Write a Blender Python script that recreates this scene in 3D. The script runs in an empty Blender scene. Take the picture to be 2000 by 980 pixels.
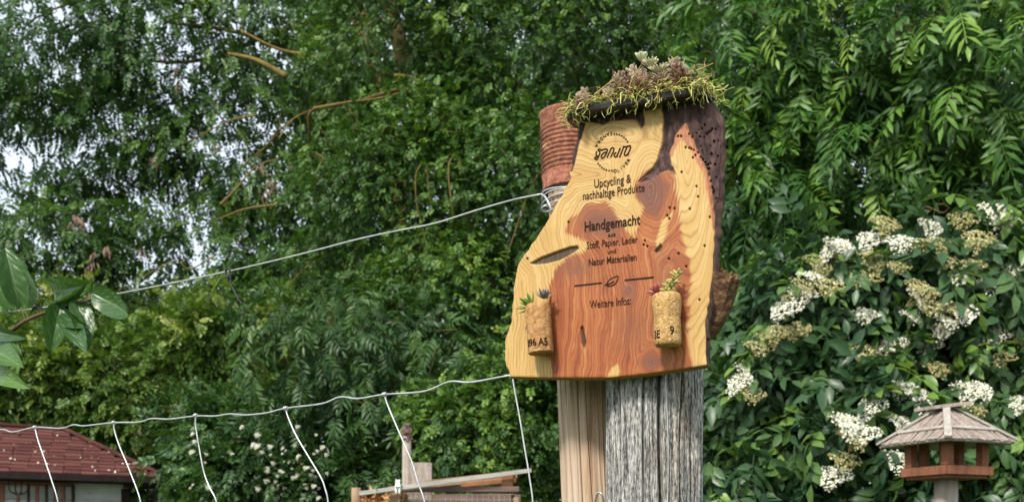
import bpy, math, random
import numpy as np
from mathutils import Matrix, Vector

SC = bpy.context.scene
COL = SC.collection
F = 2144.0          # focal length in photograph pixels (2000 wide)
EYE = 1.5           # eye height, m
HOR = 1071.0        # horizon row in the photograph

# ------------------------------------------------------------------ camera
cam_d = bpy.data.cameras.new('camera'); cam = bpy.data.objects.new('camera', cam_d); COL.objects.link(cam)
cam.location = (0, 0, EYE); cam.rotation_euler = (math.radians(90), 0, 0)
cam_d.sensor_width = 36.0; cam_d.lens = F / 2000 * 36.0
cam_d.shift_y = (HOR - 490) / 2000
cam_d.clip_start = 0.05; cam_d.clip_end = 2000
cam_d.dof.use_dof = True; cam_d.dof.focus_distance = 1.22; cam_d.dof.aperture_fstop = 15.0
SC.camera = cam
# ------------------------------------------------------------------ world and sun
SUN_EL = math.radians(45); SUN_TO = Vector((-0.50, -0.86, 0)).normalized()
w = bpy.data.worlds.new('World'); SC.world = w; w.use_nodes = True
nt = w.node_tree; nt.nodes.clear()
sky = nt.nodes.new('ShaderNodeTexSky'); sky.sky_type = 'NISHITA'; sky.sun_disc = False
sky.sun_elevation = SUN_EL; sky.sun_rotation = math.atan2(SUN_TO.x, SUN_TO.y)
sky.air_density = 1.2; sky.dust_density = 3.0
mx = nt.nodes.new('ShaderNodeMix'); mx.data_type = 'RGBA'; mx.inputs['Factor'].default_value = 0.72
mx.inputs[7].default_value = (6.2, 6.8, 7.4, 1)      # thin bright overcast, even all over
bg = nt.nodes.new('ShaderNodeBackground'); bg.inputs['Strength'].default_value = 0.105
out = nt.nodes.new('ShaderNodeOutputWorld')
nt.links.new(sky.outputs[0], mx.inputs[6]); nt.links.new(mx.outputs[2], bg.inputs[0]); nt.links.new(bg.outputs[0], out.inputs[0])
sl = bpy.data.lights.new('sun', 'SUN'); sl.energy = 2.6; sl.angle = math.radians(9); sl.color = (1.0, 0.95, 0.87)
so = bpy.data.objects.new('sun', sl); COL.objects.link(so)
to_sun = Vector((SUN_TO.x * math.cos(SUN_EL), SUN_TO.y * math.cos(SUN_EL), math.sin(SUN_EL)))
so.rotation_euler = to_sun.to_track_quat('Z', 'Y').to_euler(); so.location = to_sun * 30
vs = SC.view_settings; vs.view_transform = 'Standard'; vs.look = 'None'; vs.gamma = 1.0; vs.exposure = 0.95
vs.use_curve_mapping = False
SC.render.engine = 'CYCLES'; SC.cycles.use_denoising = True; SC.cycles.max_bounces = 8
SC.cycles.transparent_max_bounces = 8

# ------------------------------------------------------------------ helpers
rng = np.random.default_rng(11)
random.seed(5)
UP = np.array([0, 0, 1.0])

def P(px, py, D):
    """the point of the place seen at photograph pixel (px, py), D metres in front of the camera"""
    return np.array([(px - 1000) / F * D, D, EYE + (HOR - py) / F * D])
def nrm(v):
    v = np.asarray(v, float)
    return v / np.maximum(np.linalg.norm(v, axis=-1, keepdims=True), 1e-9)
def mesh_np(name, V, Fc, attrs=None, smooth=False):
    """fast mesh from an (n,3) array and an (m,k) face array"""
    V = np.ascontiguousarray(V, np.float32); Fc = np.ascontiguousarray(Fc, np.int32)
    me = bpy.data.meshes.new(name); m, k = Fc.shape
    me.vertices.add(len(V)); me.vertices.foreach_set('co', V.ravel())
    me.loops.add(m * k); me.loops.foreach_set('vertex_index', Fc.ravel())
    me.polygons.add(m); me.polygons.foreach_set('loop_start', np.arange(0, m * k, k, dtype=np.int32))
    me.polygons.foreach_set('loop_total', np.full(m, k, np.int32))
    for an, av in (attrs or {}).items():
        at = me.attributes.new(an, 'FLOAT', 'POINT'); at.data.foreach_set('value', np.ascontiguousarray(av, np.float32))
    if smooth: me.polygons.foreach_set('use_smooth', np.ones(m, bool))
    me.update(calc_edges=True); me.validate()
    return me
class MB:
    """collects vertices and faces of one mesh"""
    def __init__(s): s.v = []; s.f = []
    def add(s, V, Fs):
        o = len(s.v); s.v += [tuple(map(float, p)) for p in V]; s.f += [tuple(int(i) + o for i in f) for f in Fs]; return s
    def box(s, c, half, X=(1,0,0), Y=(0,1,0), Z=(0,0,1), bev=0.12):
        c = np.asarray(c, float); X = nrm(X) * half[0]; Y = nrm(Y) * half[1]; Z = nrm(Z) * half[2]
        b = min(half) * bev
        V = []; 
        fx, fy, fz = [1 - b / h for h in half]
        for sx in (-1, 1):
            for sy in (-1, 1):
                for sz in (-1, 1):
                    V += [c + sx*X*fx + sy*Y*fy + sz*Z, c + sx*X*fx + sy*Y + sz*Z*fz, c + sx*X + sy*Y*fy + sz*Z*fz]
        ix = lambda sx, sy, sz, k: ((sx > 0) * 4 + (sy > 0) * 2 + (sz > 0)) * 3 + k
        Fs = []
        for sg in (-1, 1):
            Fs.append([ix(-1,-1,sg,0), ix(1,-1,sg,0), ix(1,1,sg,0), ix(-1,1,sg,0)][::sg])
            Fs.append([ix(-1,sg,-1,1), ix(-1,sg,1,1), ix(1,sg,1,1), ix(1,sg,-1,1)][::sg])
            Fs.append([ix(sg,-1,-1,2), ix(sg,1,-1,2), ix(sg,1,1,2), ix(sg,-1,1,2)][::sg])
        for a in (-1, 1):
            for b2 in (-1, 1):
                Fs.append([ix(-1,a,b2,0), ix(1,a,b2,0), ix(1,a,b2,1), ix(-1,a,b2,1)])
                Fs.append([ix(a,-1,b2,0), ix(a,1,b2,0), ix(a,1,b2,2), ix(a,-1,b2,2)])
                Fs.append([ix(a,b2,-1,1), ix(a,b2,1,1), ix(a,b2,1,2), ix(a,b2,-1,2)])
                for c2 in (-1, 1): Fs.append([ix(a,b2,c2,0), ix(a,b2,c2,1), ix(a,b2,c2,2)])
        return s.add(V, Fs)
    def tube(s, pts, rad, n=8, cap=True, flat=1.0):
        pts = np.asarray(pts, float); m = len(pts)
        rad = np.full(m, rad) if np.isscalar(rad) else np.asarray(rad, float)
        T = nrm(np.gradient(pts, axis=0)); ref = np.array([0, 0, 1.0]) if abs(T[0][2]) < .8 else np.array([1.0, 0, 0])
        V = []; N = nrm(np.cross(ref, T[0]))
        for i in range(m):
            N = nrm(N - T[i] * np.dot(N, T[i])); B = np.cross(T[i], N)
            for k in range(n):
                a = 2 * math.pi * k / n
                V.append(pts[i] + rad[i] * (N * math.cos(a) + B * math.sin(a) * flat))
        Fs = [(i*n+k, i*n+(k+1) % n, (i+1)*n+(k+1) % n, (i+1)*n+k) for i in range(m-1) for k in range(n)]
        if cap: Fs += [tuple(range(n))[::-1], tuple(range((m-1)*n, m*n))]
        return s.add(V, Fs)
    def lathe(s, prof, c, X=(1,0,0), Y=(0,1,0), Z=(0,0,1), n=32, cap=True, wob=None):
        """prof: (radius, height) pairs, turned about Z at c"""
        c = np.asarray(c, float); X = nrm(X); Y = nrm(Y); Z = nrm(Z); V = []
        for r, h in prof:
            for k in range(n):
                a = 2*math.pi*k/n; rr = r if wob is None else r + wob(a, h)
                V.append(c + X*rr*math.cos(a) + Y*rr*math.sin(a) + Z*h)
        m = len(prof)
        Fs = [(i*n+k, i*n+(k+1) % n, (i+1)*n+(k+1) % n, (i+1)*n+k) for i in range(m-1) for k in range(n)]
        if cap: Fs += [tuple(range(n))[::-1], tuple(range((m-1)*n, m*n))]
        return s.add(V, Fs)
    def mesh(s, name, smooth=False):
        me = bpy.data.meshes.new(name); me.from_pydata(s.v, [], s.f); me.update()
        if smooth: me.polygons.foreach_set('use_smooth', np.ones(len(me.polygons), bool))
        return me
    def build(s, name, mat, parent=None, smooth=False): return ob(name, s.mesh(name, smooth), mat, parent)
def ob(name, me, mat=None, parent=None):
    o = bpy.data.objects.new(name, me); COL.objects.link(o)
    if mat is not None and not me.materials: me.materials.append(mat)
    if parent is not None:
        o.parent = parent; o.matrix_parent_inverse = Matrix.Translation(-world_loc(parent))
    return o
def world_loc(o):
    return Vector(o.get('_base', (0, 0, 0)))
def tag(o, label, cat, group=None, kind=None):
    o['label'] = label; o['category'] = cat
    if group: o['group'] = group
    if kind: o['kind'] = kind
    return o
def thing(name, label, cat, base=(0, 0, 0), group=None):
    o = bpy.data.objects.new(name, None); COL.objects.link(o); o.empty_display_size = .05
    o.location = tuple(map(float, base)); o['_base'] = tuple(map(float, base))
    return tag(o, label, cat, group)
def spline(pts, n):
    """Catmull-Rom through pts, n samples"""
    p = np.asarray(pts, float); p = np.vstack([2*p[0]-p[1], p, 2*p[-1]-p[-2]]); m = len(p) - 3
    t = np.linspace(0, m - 1e-6, n); i = t.astype(int); u = (t - i)[:, None]
    a, b, c, d = p[i], p[i+1], p[i+2], p[i+3]
    return .5*((2*b) + (-a+c)*u + (2*a-5*b+4*c-d)*u*u + (-a+3*b-3*c+d)*u**3)
# value noise on numpy arrays
_tab = np.random.default_rng(3).random(65536)
def vnoise(*c):
    i = [np.floor(x).astype(np.int64) for x in c]; f = [x - np.floor(x) for x in c]; f = [x*x*(3-2*x) for x in f]
    tot = 0
    pr = (73856093, 19349663, 83492791)
    for k in range(2 ** len(c)):
        h = 0; wgt = 1
        for d in range(len(c)):
            b = (k >> d) & 1; h = h ^ ((i[d] + b) * pr[d]); wgt = wgt * (f[d] if b else 1 - f[d])
        tot = tot + wgt * _tab[(h ^ (h >> 13)) & 65535]
    return tot
def fbm(*c, o=4):
    t = 0; a = .5
    for k in range(o): t = t + a * vnoise(*[x * 2**k + 17.3 * k for x in c]); a *= .5
    return t

# ------------------------------------------------------------------ materials
class NM:
    def __init__(s, name, rough=.7, spec=.3):
        s.m = bpy.data.materials.new(name); s.m.use_nodes = True; s.t = s.m.node_tree; s.n = s.t.nodes; s.n.clear()
        s.out = s.n.new('ShaderNodeOutputMaterial'); s.b = s.n.new('ShaderNodeBsdfPrincipled')
        s.b.inputs['Roughness'].default_value = rough; s.b.inputs['Specular IOR Level'].default_value = spec
        s.l(s.b.outputs[0], s.out.inputs[0])
    def l(s, a, b): s.t.links.new(a, b)
    def coord(s, kind='Object', scale=(1, 1, 1), rot=(0, 0, 0)):
        tc = s.n.new('ShaderNodeTexCoord'); mp = s.n.new('ShaderNodeMapping'); mp.inputs['Scale'].default_value = scale
        mp.inputs['Rotation'].default_value = rot
        s.l(tc.outputs[kind], mp.inputs[0]); return mp.outputs[0]
    def noise(s, vec, scale, detail=6, rough=.6, dist=0):
        n = s.n.new('ShaderNodeTexNoise'); n.inputs['Scale'].default_value = scale; n.inputs['Detail'].default_value = detail
        n.inputs['Roughness'].default_value = rough; n.inputs['Distortion'].default_value = dist
        if vec is not None: s.l(vec, n.inputs['Vector'])
        return n.outputs[0]
    def voronoi(s, vec, scale, feature='F1'):
        n = s.n.new('ShaderNodeTexVoronoi'); n.feature = feature; n.inputs['Scale'].default_value = scale
        s.l(vec, n.inputs['Vector']); return n
    def ramp(s, fac, stops, interp='LINEAR'):
        r = s.n.new('ShaderNodeValToRGB'); r.color_ramp.interpolation = interp; e = r.color_ramp.elements
        while len(e) < len(stops): e.new(.5)
        for k, (p, c) in enumerate(stops): e[k].position = p; e[k].color = (*c, 1) if len(c) == 3 else c
        s.l(fac, r.inputs[0]); return r.outputs[0]
    def attr(s, name):
        a = s.n.new('ShaderNodeAttribute'); a.attribute_name = name; return a.outputs['Fac']
    def math(s, op, a, b=None, clamp=False):
        n = s.n.new('ShaderNodeMath'); n.operation = op; n.use_clamp = clamp
        for k, x in enumerate((a, b)):
            if x is None: continue
            if isinstance(x, (int, float)): n.inputs[k].default_value = x
            else: s.l(x, n.inputs[k])
        return n.outputs[0]
    def mix(s, fac, a, b, mode='MIX'):
        n = s.n.new('ShaderNodeMix'); n.data_type = 'RGBA'; n.blend_type = mode
        for k, x in ((0, fac), (6, a), (7, b)):
            if isinstance(x, (int, float)): n.inputs[k].default_value = x
            elif isinstance(x, tuple): n.inputs[k].default_value = (*x, 1)
            else: s.l(x, n.inputs[k])
        return n.outputs[2]
    def color(s, c):
        if isinstance(c, tuple): s.b.inputs['Base Color'].default_value = (*c, 1)
        else: s.l(c, s.b.inputs['Base Color'])
        return s
    def bump(s, h, strength=.5, dist=.01):
        n = s.n.new('ShaderNodeBump'); n.inputs['Strength'].default_value = strength; n.inputs['Distance'].default_value = dist
        s.l(h, n.inputs['Height']); s.l(n.outputs[0], s.b.inputs['Normal']); return s

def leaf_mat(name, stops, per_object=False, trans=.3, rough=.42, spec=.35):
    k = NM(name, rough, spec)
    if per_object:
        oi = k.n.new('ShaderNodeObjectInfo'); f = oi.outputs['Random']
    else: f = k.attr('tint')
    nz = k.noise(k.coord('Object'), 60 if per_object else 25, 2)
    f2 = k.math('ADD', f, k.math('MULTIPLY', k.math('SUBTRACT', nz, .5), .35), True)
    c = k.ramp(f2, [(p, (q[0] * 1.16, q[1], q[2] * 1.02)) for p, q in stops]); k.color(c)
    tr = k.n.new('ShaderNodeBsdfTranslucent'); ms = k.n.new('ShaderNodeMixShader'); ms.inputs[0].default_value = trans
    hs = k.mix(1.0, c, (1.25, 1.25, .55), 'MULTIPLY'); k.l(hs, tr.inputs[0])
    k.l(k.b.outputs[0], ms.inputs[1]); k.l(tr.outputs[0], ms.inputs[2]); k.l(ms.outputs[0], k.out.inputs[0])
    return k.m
def bark_mat(name, c1, c2, scale=18, zs=.25, bump=.6):
    k = NM(name, .85, .2); v = k.coord('Object', (1, 1, zs)); n = k.noise(v, scale, 8, .65, .4)
    k.color(k.ramp(n, [(.3, c1), (.7, c2)])); k.bump(n, bump, .01); return k.m
def plank_mat(name, c1, c2, scale=30, stretch=(1, 1, .1), bump=.4, rot=(0, 0, 0)):
    k = NM(name, .8, .2); v = k.coord('Object', stretch, rot); n = k.noise(v, scale, 8, .65, .3)
    n2 = k.noise(k.coord('Object'), 9, 3)
    f = k.math('ADD', k.math('MULTIPLY', n, .7), k.math('MULTIPLY', n2, .3))
    k.color(k.ramp(f, [(.32, c1), (.66, c2)])); k.bump(n, bump, .004); return k.m

M = {}
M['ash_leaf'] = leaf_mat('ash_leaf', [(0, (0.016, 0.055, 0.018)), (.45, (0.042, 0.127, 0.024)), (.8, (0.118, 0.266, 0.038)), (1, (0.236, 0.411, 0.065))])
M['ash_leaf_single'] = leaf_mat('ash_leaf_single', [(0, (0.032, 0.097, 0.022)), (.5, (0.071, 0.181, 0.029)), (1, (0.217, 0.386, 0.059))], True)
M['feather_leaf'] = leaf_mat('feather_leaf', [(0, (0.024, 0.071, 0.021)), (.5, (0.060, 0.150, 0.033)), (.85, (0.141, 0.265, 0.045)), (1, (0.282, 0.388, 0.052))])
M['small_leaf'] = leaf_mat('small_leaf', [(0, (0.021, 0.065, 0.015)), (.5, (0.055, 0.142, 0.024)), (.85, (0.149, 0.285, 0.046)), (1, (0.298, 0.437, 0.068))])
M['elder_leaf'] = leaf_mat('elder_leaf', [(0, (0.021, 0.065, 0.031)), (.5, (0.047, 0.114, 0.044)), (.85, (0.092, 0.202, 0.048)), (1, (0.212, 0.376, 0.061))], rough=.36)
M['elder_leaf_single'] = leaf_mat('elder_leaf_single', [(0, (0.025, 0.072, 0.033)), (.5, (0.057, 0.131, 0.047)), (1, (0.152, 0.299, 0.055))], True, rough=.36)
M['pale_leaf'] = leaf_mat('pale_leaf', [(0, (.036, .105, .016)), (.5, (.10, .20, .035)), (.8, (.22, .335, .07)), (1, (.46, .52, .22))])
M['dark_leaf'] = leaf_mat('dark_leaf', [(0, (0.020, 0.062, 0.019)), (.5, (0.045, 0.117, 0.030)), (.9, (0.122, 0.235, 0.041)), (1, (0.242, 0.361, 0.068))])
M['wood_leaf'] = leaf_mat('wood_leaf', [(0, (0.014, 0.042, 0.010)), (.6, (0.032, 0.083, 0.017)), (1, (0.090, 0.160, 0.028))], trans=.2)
M['apple_leaf'] = None
M['bark_olive'] = bark_mat('bark_olive', (.06, .05, .018), (.16, .125, .045))
M['bark_yellow'] = bark_mat('bark_yellow', (.11, .08, .024), (.25, .18, .055), 14)
M['bark_brown'] = bark_mat('bark_brown', (.05, .032, .022), (.13, .085, .055))
M['stem_green'] = bark_mat('stem_green', (.05, .07, .02), (.12, .14, .05))
M['seed'] = bark_mat('seed', (.17, .10, .075), (.36, .24, .19), 30, 1, .2)
k = NM('floret', .7, .2); k.color(k.ramp(k.attr('tint'), [(0, (.20, .19, .06)), (.35, (.42, .38, .16)), (.6, (.66, .64, .45)), (1, (.80, .79, .66))])); M['floret'] = k.m

k = NM('wire_steel', .38, .5); k.b.inputs['Metallic'].default_value = .55
k.color(k.ramp(k.noise(k.coord('Object'), 90, 4), [(.3, (.36, .37, .37)), (.7, (.60, .61, .61))])); M['wire'] = k.m
k = NM('black_plastic', .5, .3); k.color((.012, .012, .014)); M['black'] = k.m

# ------------------------------------------------------------------ ground
k = NM('meadow', .9, .1); n = k.noise(k.coord('Object'), 1.5, 8); n2 = k.noise(k.coord('Object'), 40, 4)
k.color(k.ramp(k.math('ADD', k.math('MULTIPLY', n, .6), k.math('MULTIPLY', n2, .4)), [(.35, (.035, .06, .018)), (.65, (.085, .13, .035))])); k.bump(n2, .8, .03)
g = ob('ground', mesh_np('ground', np.array([[-400, -400, 0], [400, -400, 0], [400, 400, 0], [-400, 400, 0]]), np.array([[0, 1, 2, 3]])), k.m)
g['kind'] = 'structure'; g['label'] = 'flat grassy garden ground under everything'; g['category'] = 'ground'

# ------------------------------------------------------------------ foliage machinery
def leaf8(wd, fold=.18, curl=.12, widest=.42):
    """one leaflet of unit length: eight triangles, folded on its midrib and curled"""
    a, b = widest, .75
    V = np.array([[0, 0, 0], [-wd, a, fold*wd], [0, a, -.0], [wd, a, fold*wd], [-wd*.68, b, fold*wd*.5], [0, b, 0], [wd*.68, b, fold*wd*.5], [0, 1, 0]], float)
    V[:, 2] -= curl * V[:, 1]**2
    return V, np.array([[0, 2, 1], [0, 3, 2], [1, 2, 5], [1, 5, 4], [2, 3, 6], [2, 6, 5], [4, 5, 7], [5, 6, 7]])
def leaf2(wd, fold=.35):
    return np.array([[0, 0, 0], [-wd, .45, fold*wd], [wd, .45, fold*wd], [0, 1, -.05]], float), np.array([[0, 3, 1], [0, 2, 3]])
def leaf4(wd, fold=.3):
    V = np.array([[0, 0, 0], [-wd, .35, fold*wd], [wd, .35, fold*wd], [-wd*.7, .72, fold*wd*.4], [wd*.7, .72, fold*wd*.4], [0, 1, -.08], [0, .5, -.02]], float)
    return V, np.array([[0, 6, 1], [0, 2, 6], [1, 6, 3], [2, 4, 6], [3, 6, 5], [6, 4, 5]])
def compound(r, leaf, pairs, L, ll, droop=.35, ang=58, rachis=True):
    """a pinnate leaf: leaflet pairs along a drooping rachis; local +Y along the rachis, +Z its upper side"""
    T, Fc = leaf; V = []; Fs = []; o = 0
    for k in range(pairs + 1):
        t = (k + 1) / (pairs + 1); y = L * (.22 + .78 * t) * .82; z = -droop * L * t * t
        sides = (-1, 1) if k < pairs else (0,)
        for s in sides:
            a = math.radians(ang + r.normal(0, 7)) * s; s_len = ll * (1 - .25 * abs(t - .55) * 1.6) * r.uniform(.88, 1.1)
            d = np.array([math.sin(a), math.cos(a), -.18 - droop * t * .9 + r.normal(0, .12)]); d = nrm(d)
            n = nrm(np.array([r.normal(0, .22), r.normal(0, .2) + droop * t, 1.0])); X = nrm(np.cross(d, n)); n = np.cross(X, d)
            pts = np.array([0, y, z]) + s_len * (T[:, :1] * X + T[:, 1:2] * d + T[:, 2:3] * n)
            V.append(pts); Fs.append(Fc + o); o += len(T)
    if rachis:
        q = []
        for t in np.linspace(0, 1, 4): q += [[-.0016, L*.82*t, -droop*L*t*t*.9], [.0016, L*.82*t, -droop*L*t*t*.9 - .001]]
        V.append(np.array(q)); Fs.append(np.array([[0, 1, 2], [1, 3, 2], [2, 3, 4], [3, 5, 4], [4, 5, 6], [5, 7, 6]]) + o)
    return np.vstack(V), np.vstack(Fs)
def frames(Y, N):
    Y = nrm(Y); X = nrm(np.cross(Y, N)); return X, Y, np.cross(X, Y)
def stamp(templates, r, pos, X, Y, Z, sc, tint):
    """every leaf of a crown joined into one vertex and face array"""
    which = r.integers(0, len(templates), len(pos)); Vs = []; Fs = []; Ts = []; o = 0
    for k, (T, Fc) in enumerate(templates):
        i = np.where(which == k)[0]
        if not len(i): continue
        v = pos[i, None] + sc[i, None, None] * (T[None, :, :1] * X[i, None] + T[None, :, 1:2] * Y[i, None] + T[None, :, 2:3] * Z[i, None])
        f = Fc[None] + (o + np.arange(len(i)) * len(T))[:, None, None]
        Vs.append(v.reshape(-1, 3)); Fs.append(f.reshape(-1, 3)); Ts.append(np.repeat(tint[i], len(T))); o += len(i) * len(T)
    return np.vstack(Vs), np.vstack(Fs), np.concatenate(Ts)
CAM = np.array([0, 0, EYE])
def scatter(r, ells, n, clumps=40, sig=.16, droop=.5, out=.7, rnd=.5, keep_back=.35, up=.7, bright=.5):
    """leaf positions in clumps over the shells of a set of ellipsoids (px, py, D, rx_px, ry_px, rz_m, weight)"""
    A = []; CL = []
    wts = np.array([e[6] * e[3] * e[4] for e in ells], float); wts /= wts.sum()
    for e, wt in zip(ells, wts):
        c = P(e[0], e[1], e[2]); s = e[2] / F; R = np.array([e[3] * s, e[5], e[4] * s])
        K = max(6, int(clumps * len(ells) * wt)); d = nrm(r.normal(size=(K * 3, 3)))
        view = nrm(CAM - c); keep = (d @ view > -.25) | (r.random(len(d)) < keep_back); d = d[keep][:K]
        rr = r.uniform(.45, 1.0, (len(d), 1)) ** .6
        cl = c + d * R * rr; ct = r.random(len(d)); CL += list(cl)
        m = int(n * wt); i = r.integers(0, len(d), m)
        off = r.normal(size=(m, 3)) * sig * np.array([1, .8, .8])
        pos = cl[i] + off * R.mean()
        o = nrm(nrm(d[i]) + .7 * nrm(off) ); A.append((pos, o, ct[i], rr[i, 0]))
    pos = np.vstack([a[0] for a in A]); o = np.vstack([a[1] for a in A]); ct = np.concatenate([a[2] for a in A]); rr = np.concatenate([a[3] for a in A])
    Y = nrm(out * o - droop * UP + rnd * r.normal(size=o.shape)); N = nrm(up * UP + .45 * o + .4 * r.normal(size=o.shape))
    X, Y, Z = frames(Y, N)
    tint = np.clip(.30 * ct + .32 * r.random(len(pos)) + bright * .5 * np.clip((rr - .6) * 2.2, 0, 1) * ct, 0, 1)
    return pos, X, Y, Z, tint, np.array(CL)
def limbs_to(mb, r, origin_pts, CL, every=1, r0=.013, n=5):
    """each clump hangs on a twig that leaves the nearest trunk point or the nearest twig already grown"""
    nodes = [np.asarray(p) for p in origin_pts]; rad = [r0] * len(nodes)
    o = np.array(nodes); CL = CL[::every]
    order = np.argsort([np.min(np.linalg.norm(o - c, axis=1)) for c in CL])
    for i in order:
        c = CL[i]; A = np.array(nodes); k = int(np.argmin(np.linalg.norm(A - c, axis=1))); a = A[k]; L = np.linalg.norm(c - a)
        m1 = a + (c - a) * .35 + r.normal(0, .10, 3) * L + UP * .10 * L; m2 = a + (c - a) * .7 + r.normal(0, .10, 3) * L + UP * .06 * L
        q = spline([a, m1, m2, c], 9); rs = rad[k] * .92; mb.tube(q, np.linspace(rs, max(.003, rs * .6), 9), n, False)
        for j in (3, 6, 8): nodes.append(q[j]); rad.append(max(.0035, rs * .8))
def plant(name, label, cat, base, ells, n, templates, mat, seed, size=(.85, 1.15), trunk=None, bark='bark_olive', tube_every=1, group=None, **kw):
    r = np.random.default_rng(seed); t = thing(name, label, cat, base, group)
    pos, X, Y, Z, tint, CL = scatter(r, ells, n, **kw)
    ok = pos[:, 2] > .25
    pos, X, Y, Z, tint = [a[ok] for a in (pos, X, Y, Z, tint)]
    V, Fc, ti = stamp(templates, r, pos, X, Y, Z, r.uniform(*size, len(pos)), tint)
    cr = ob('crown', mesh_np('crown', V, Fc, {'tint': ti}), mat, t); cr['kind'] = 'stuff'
    base = np.asarray(base, float)
    mb = MB(); lm = MB(); orig = []
    for pts, r0, r1 in (trunk or []):
        q = spline(pts, 14); mb.tube(q, np.linspace(r0, r1, 14), 9); orig += list(q[3:])
    if not orig: orig = [base]
    if mb.v: mb.build('trunk', M[bark], t, True)
    limbs_to(lm, r, orig, CL, tube_every)
    if lm.v: lm.build('limb', M['bark_olive'], t, True)['kind'] = 'stuff'
    return t, r, CL
r0 = np.random.default_rng(77)
ASH = [compound(r0, leaf8(.135, .35, .25), 5, .26, .09, .38) for _ in range(5)]
ROB = [compound(r0, leaf2(.26), 6, .20, .046, .3, 66, False) for _ in range(6)]
ELD = [compound(r0, leaf8(.22, .3, .22), 2, .15, .092, .35, 60) for _ in range(5)]
SML = [compound(r0, leaf2(.34), 3, .085, .029, .15, 60, False) for _ in range(6)]
PRV = [compound(r0, leaf2(.30), 4, .14, .040, .1, 55, False) for _ in range(5)]
BIG = [compound(r0, leaf2(.30), 3, .22, .085, .2, 58, False) for _ in range(4)]

# --- dense woodland beyond, closing the view except high up over the shed
r = np.random.default_rng(21); n = 34000
x = r.uniform(-7.5, 9.5, n); y = r.uniform(13.0, 16.0, n); top = np.where(x < -2.9, 4.3 + 1.2 * fbm(x * 1.3, x * 0) , 9.6)
z = r.random(n) * top; keep = z > .8
pos = np.stack([x, y, z], 1)[keep]; o = nrm(np.stack([r.normal(0, .5, len(pos)), np.full(len(pos), -1.0), r.normal(.1, .5, len(pos))], 1))
X, Y, Z = frames(nrm(.6 * o - .5 * UP + .5 * r.normal(size=o.shape)), nrm(.6 * UP + .6 * o + .3 * r.normal(size=o.shape)))
V, Fc, ti = stamp(BIG, r, pos, X, Y, Z, r.uniform(1.2, 1.9, len(pos)), np.clip(r.normal(.4, .25, len(pos)), 0, 1))
fw = ob('woodland', mesh_np('woodland', V, Fc, {'tint': ti}), M['wood_leaf'])
tag(fw, 'dense dark green woodland beyond the garden trees', 'woodland', kind='stuff')

# --- feathery tree over the shed, sky glinting through it
PR = lambda x, y, D: P(x, y, D + 2.0)
rob_tr = [([PR(800, 2300, 9.2) * [1, 1, 0], PR(790, 900, 9.2), PR(765, 300, 9.2), PR(700, 20, 9.3), PR(640, -330, 9.4)], .15, .07),
          ([PR(765, 260, 9.2), PR(640, 128, 8.9), PR(560, 95, 8.7), PR(450, 60, 8.6), PR(330, 45, 8.5)], .036, .014),
          ([PR(700, 60, 9.3), PR(560, 55, 9.0), PR(430, 110, 8.8), PR(300, 120, 8.6), PR(180, 70, 8.5)], .03, .01),
          ([PR(770, 300, 9.2), PR(680, 195, 8.9), PR(600, 215, 8.7), PR(545, 255, 8.6)], .022, .008),
          ([PR(700, 0, 9.3), PR(520, -30, 9), PR(380, 10, 8.8), PR(240, -20, 8.6), PR(100, 20, 8.4)], .03, .01),
          ([PR(560, 140, 8.8), PR(540, 260, 8.6), PR(470, 330, 8.5), PR(440, 400, 8.4)], .014, .006)]
rob, rr_, CLr = plant('feathery_tree', 'tall feathery leaved tree with hanging pinkish seed clusters arching over the shed', 'tree', (PR(800, 900, 9.2)[0], 11.2, 0),
    [(70, 80, 10.4, 190, 160, .6, 1.0), (330, 60, 10.7, 200, 130, .6, .9), (560, 60, 11.0, 190, 160, .6, 1.0), (60, 470, 10.3, 170, 90, .4, 1.0),
     (480, 300, 10.8, 170, 150, .6, .7), (330, 520, 10.5, 210, 90, .5, 1.1), (150, 270, 10.6, 120, 110, .5, .5), (600, 420, 11.0, 150, 170, .6, 1.2),
     (560, 620, 10.3, 220, 140, .5, 1.2), (180, -180, 10.6, 400, 120, .6, .6), (-180, 300, 10.4, 150, 420, .6, .5), (260, 250, 10.9, 150, 130, .5, .75), (270, 400, 10.9, 130, 110, .5, .8), (30, 300, 10.8, 130, 130, .5, .7)],
    10500, ROB, M['feather_leaf'], 31, size=(1.0, 1.4), trunk=rob_tr, bark='bark_yellow', clumps=26, sig=.22, droop=.55, tube_every=2)
# drooping seed clusters
def seed_mesh(r):
    mb = MB()
    for k in range(9):
        a = np.array([r.normal(0, .016), r.normal(0, .016), -r.uniform(0, .05)]); L = r.uniform(.035, .06)
        b = a + np.array([r.normal(0, .008), r.normal(0, .008), -L])
        mb.tube(spline([a, (a+b)/2 + r.normal(0, .003, 3), b], 5), [.001, .005, .007, .005, .0015], 5, True, .5)
    return mb.mesh('seed_cluster', True)
sm = [seed_mesh(r0) for _ in range(3)]
for m_ in sm: m_.materials.append(M['seed'])
for i, (px, py, D) in enumerate([(296, 82, 8.2), (316, 98, 8.2), (343, 132, 8.2), (350, 160, 8.2), (150, 415, 7.9), (140, 432, 7.9), (160, 425, 7.9), (180, 488, 7.8), (178, 508, 7.8),
                    (206, 478, 7.8), (275, 483, 7.8), (530, 352, 8.2), (523, 372, 8.2), (424, 276, 8.3), (512, 320, 8.2), (300, 305, 8.3), (304, 680, 7.9), (318, 735, 7.9), (388, 765, 7.9), (402, 770, 7.9), (715, 500, 8.4)]):
    o = ob('seed_cluster', sm[i % 3], None, rob); o.location = PR(px, py, D); o.rotation_euler.z = i * 1.3; o.scale = (1.35,) * 3

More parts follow.
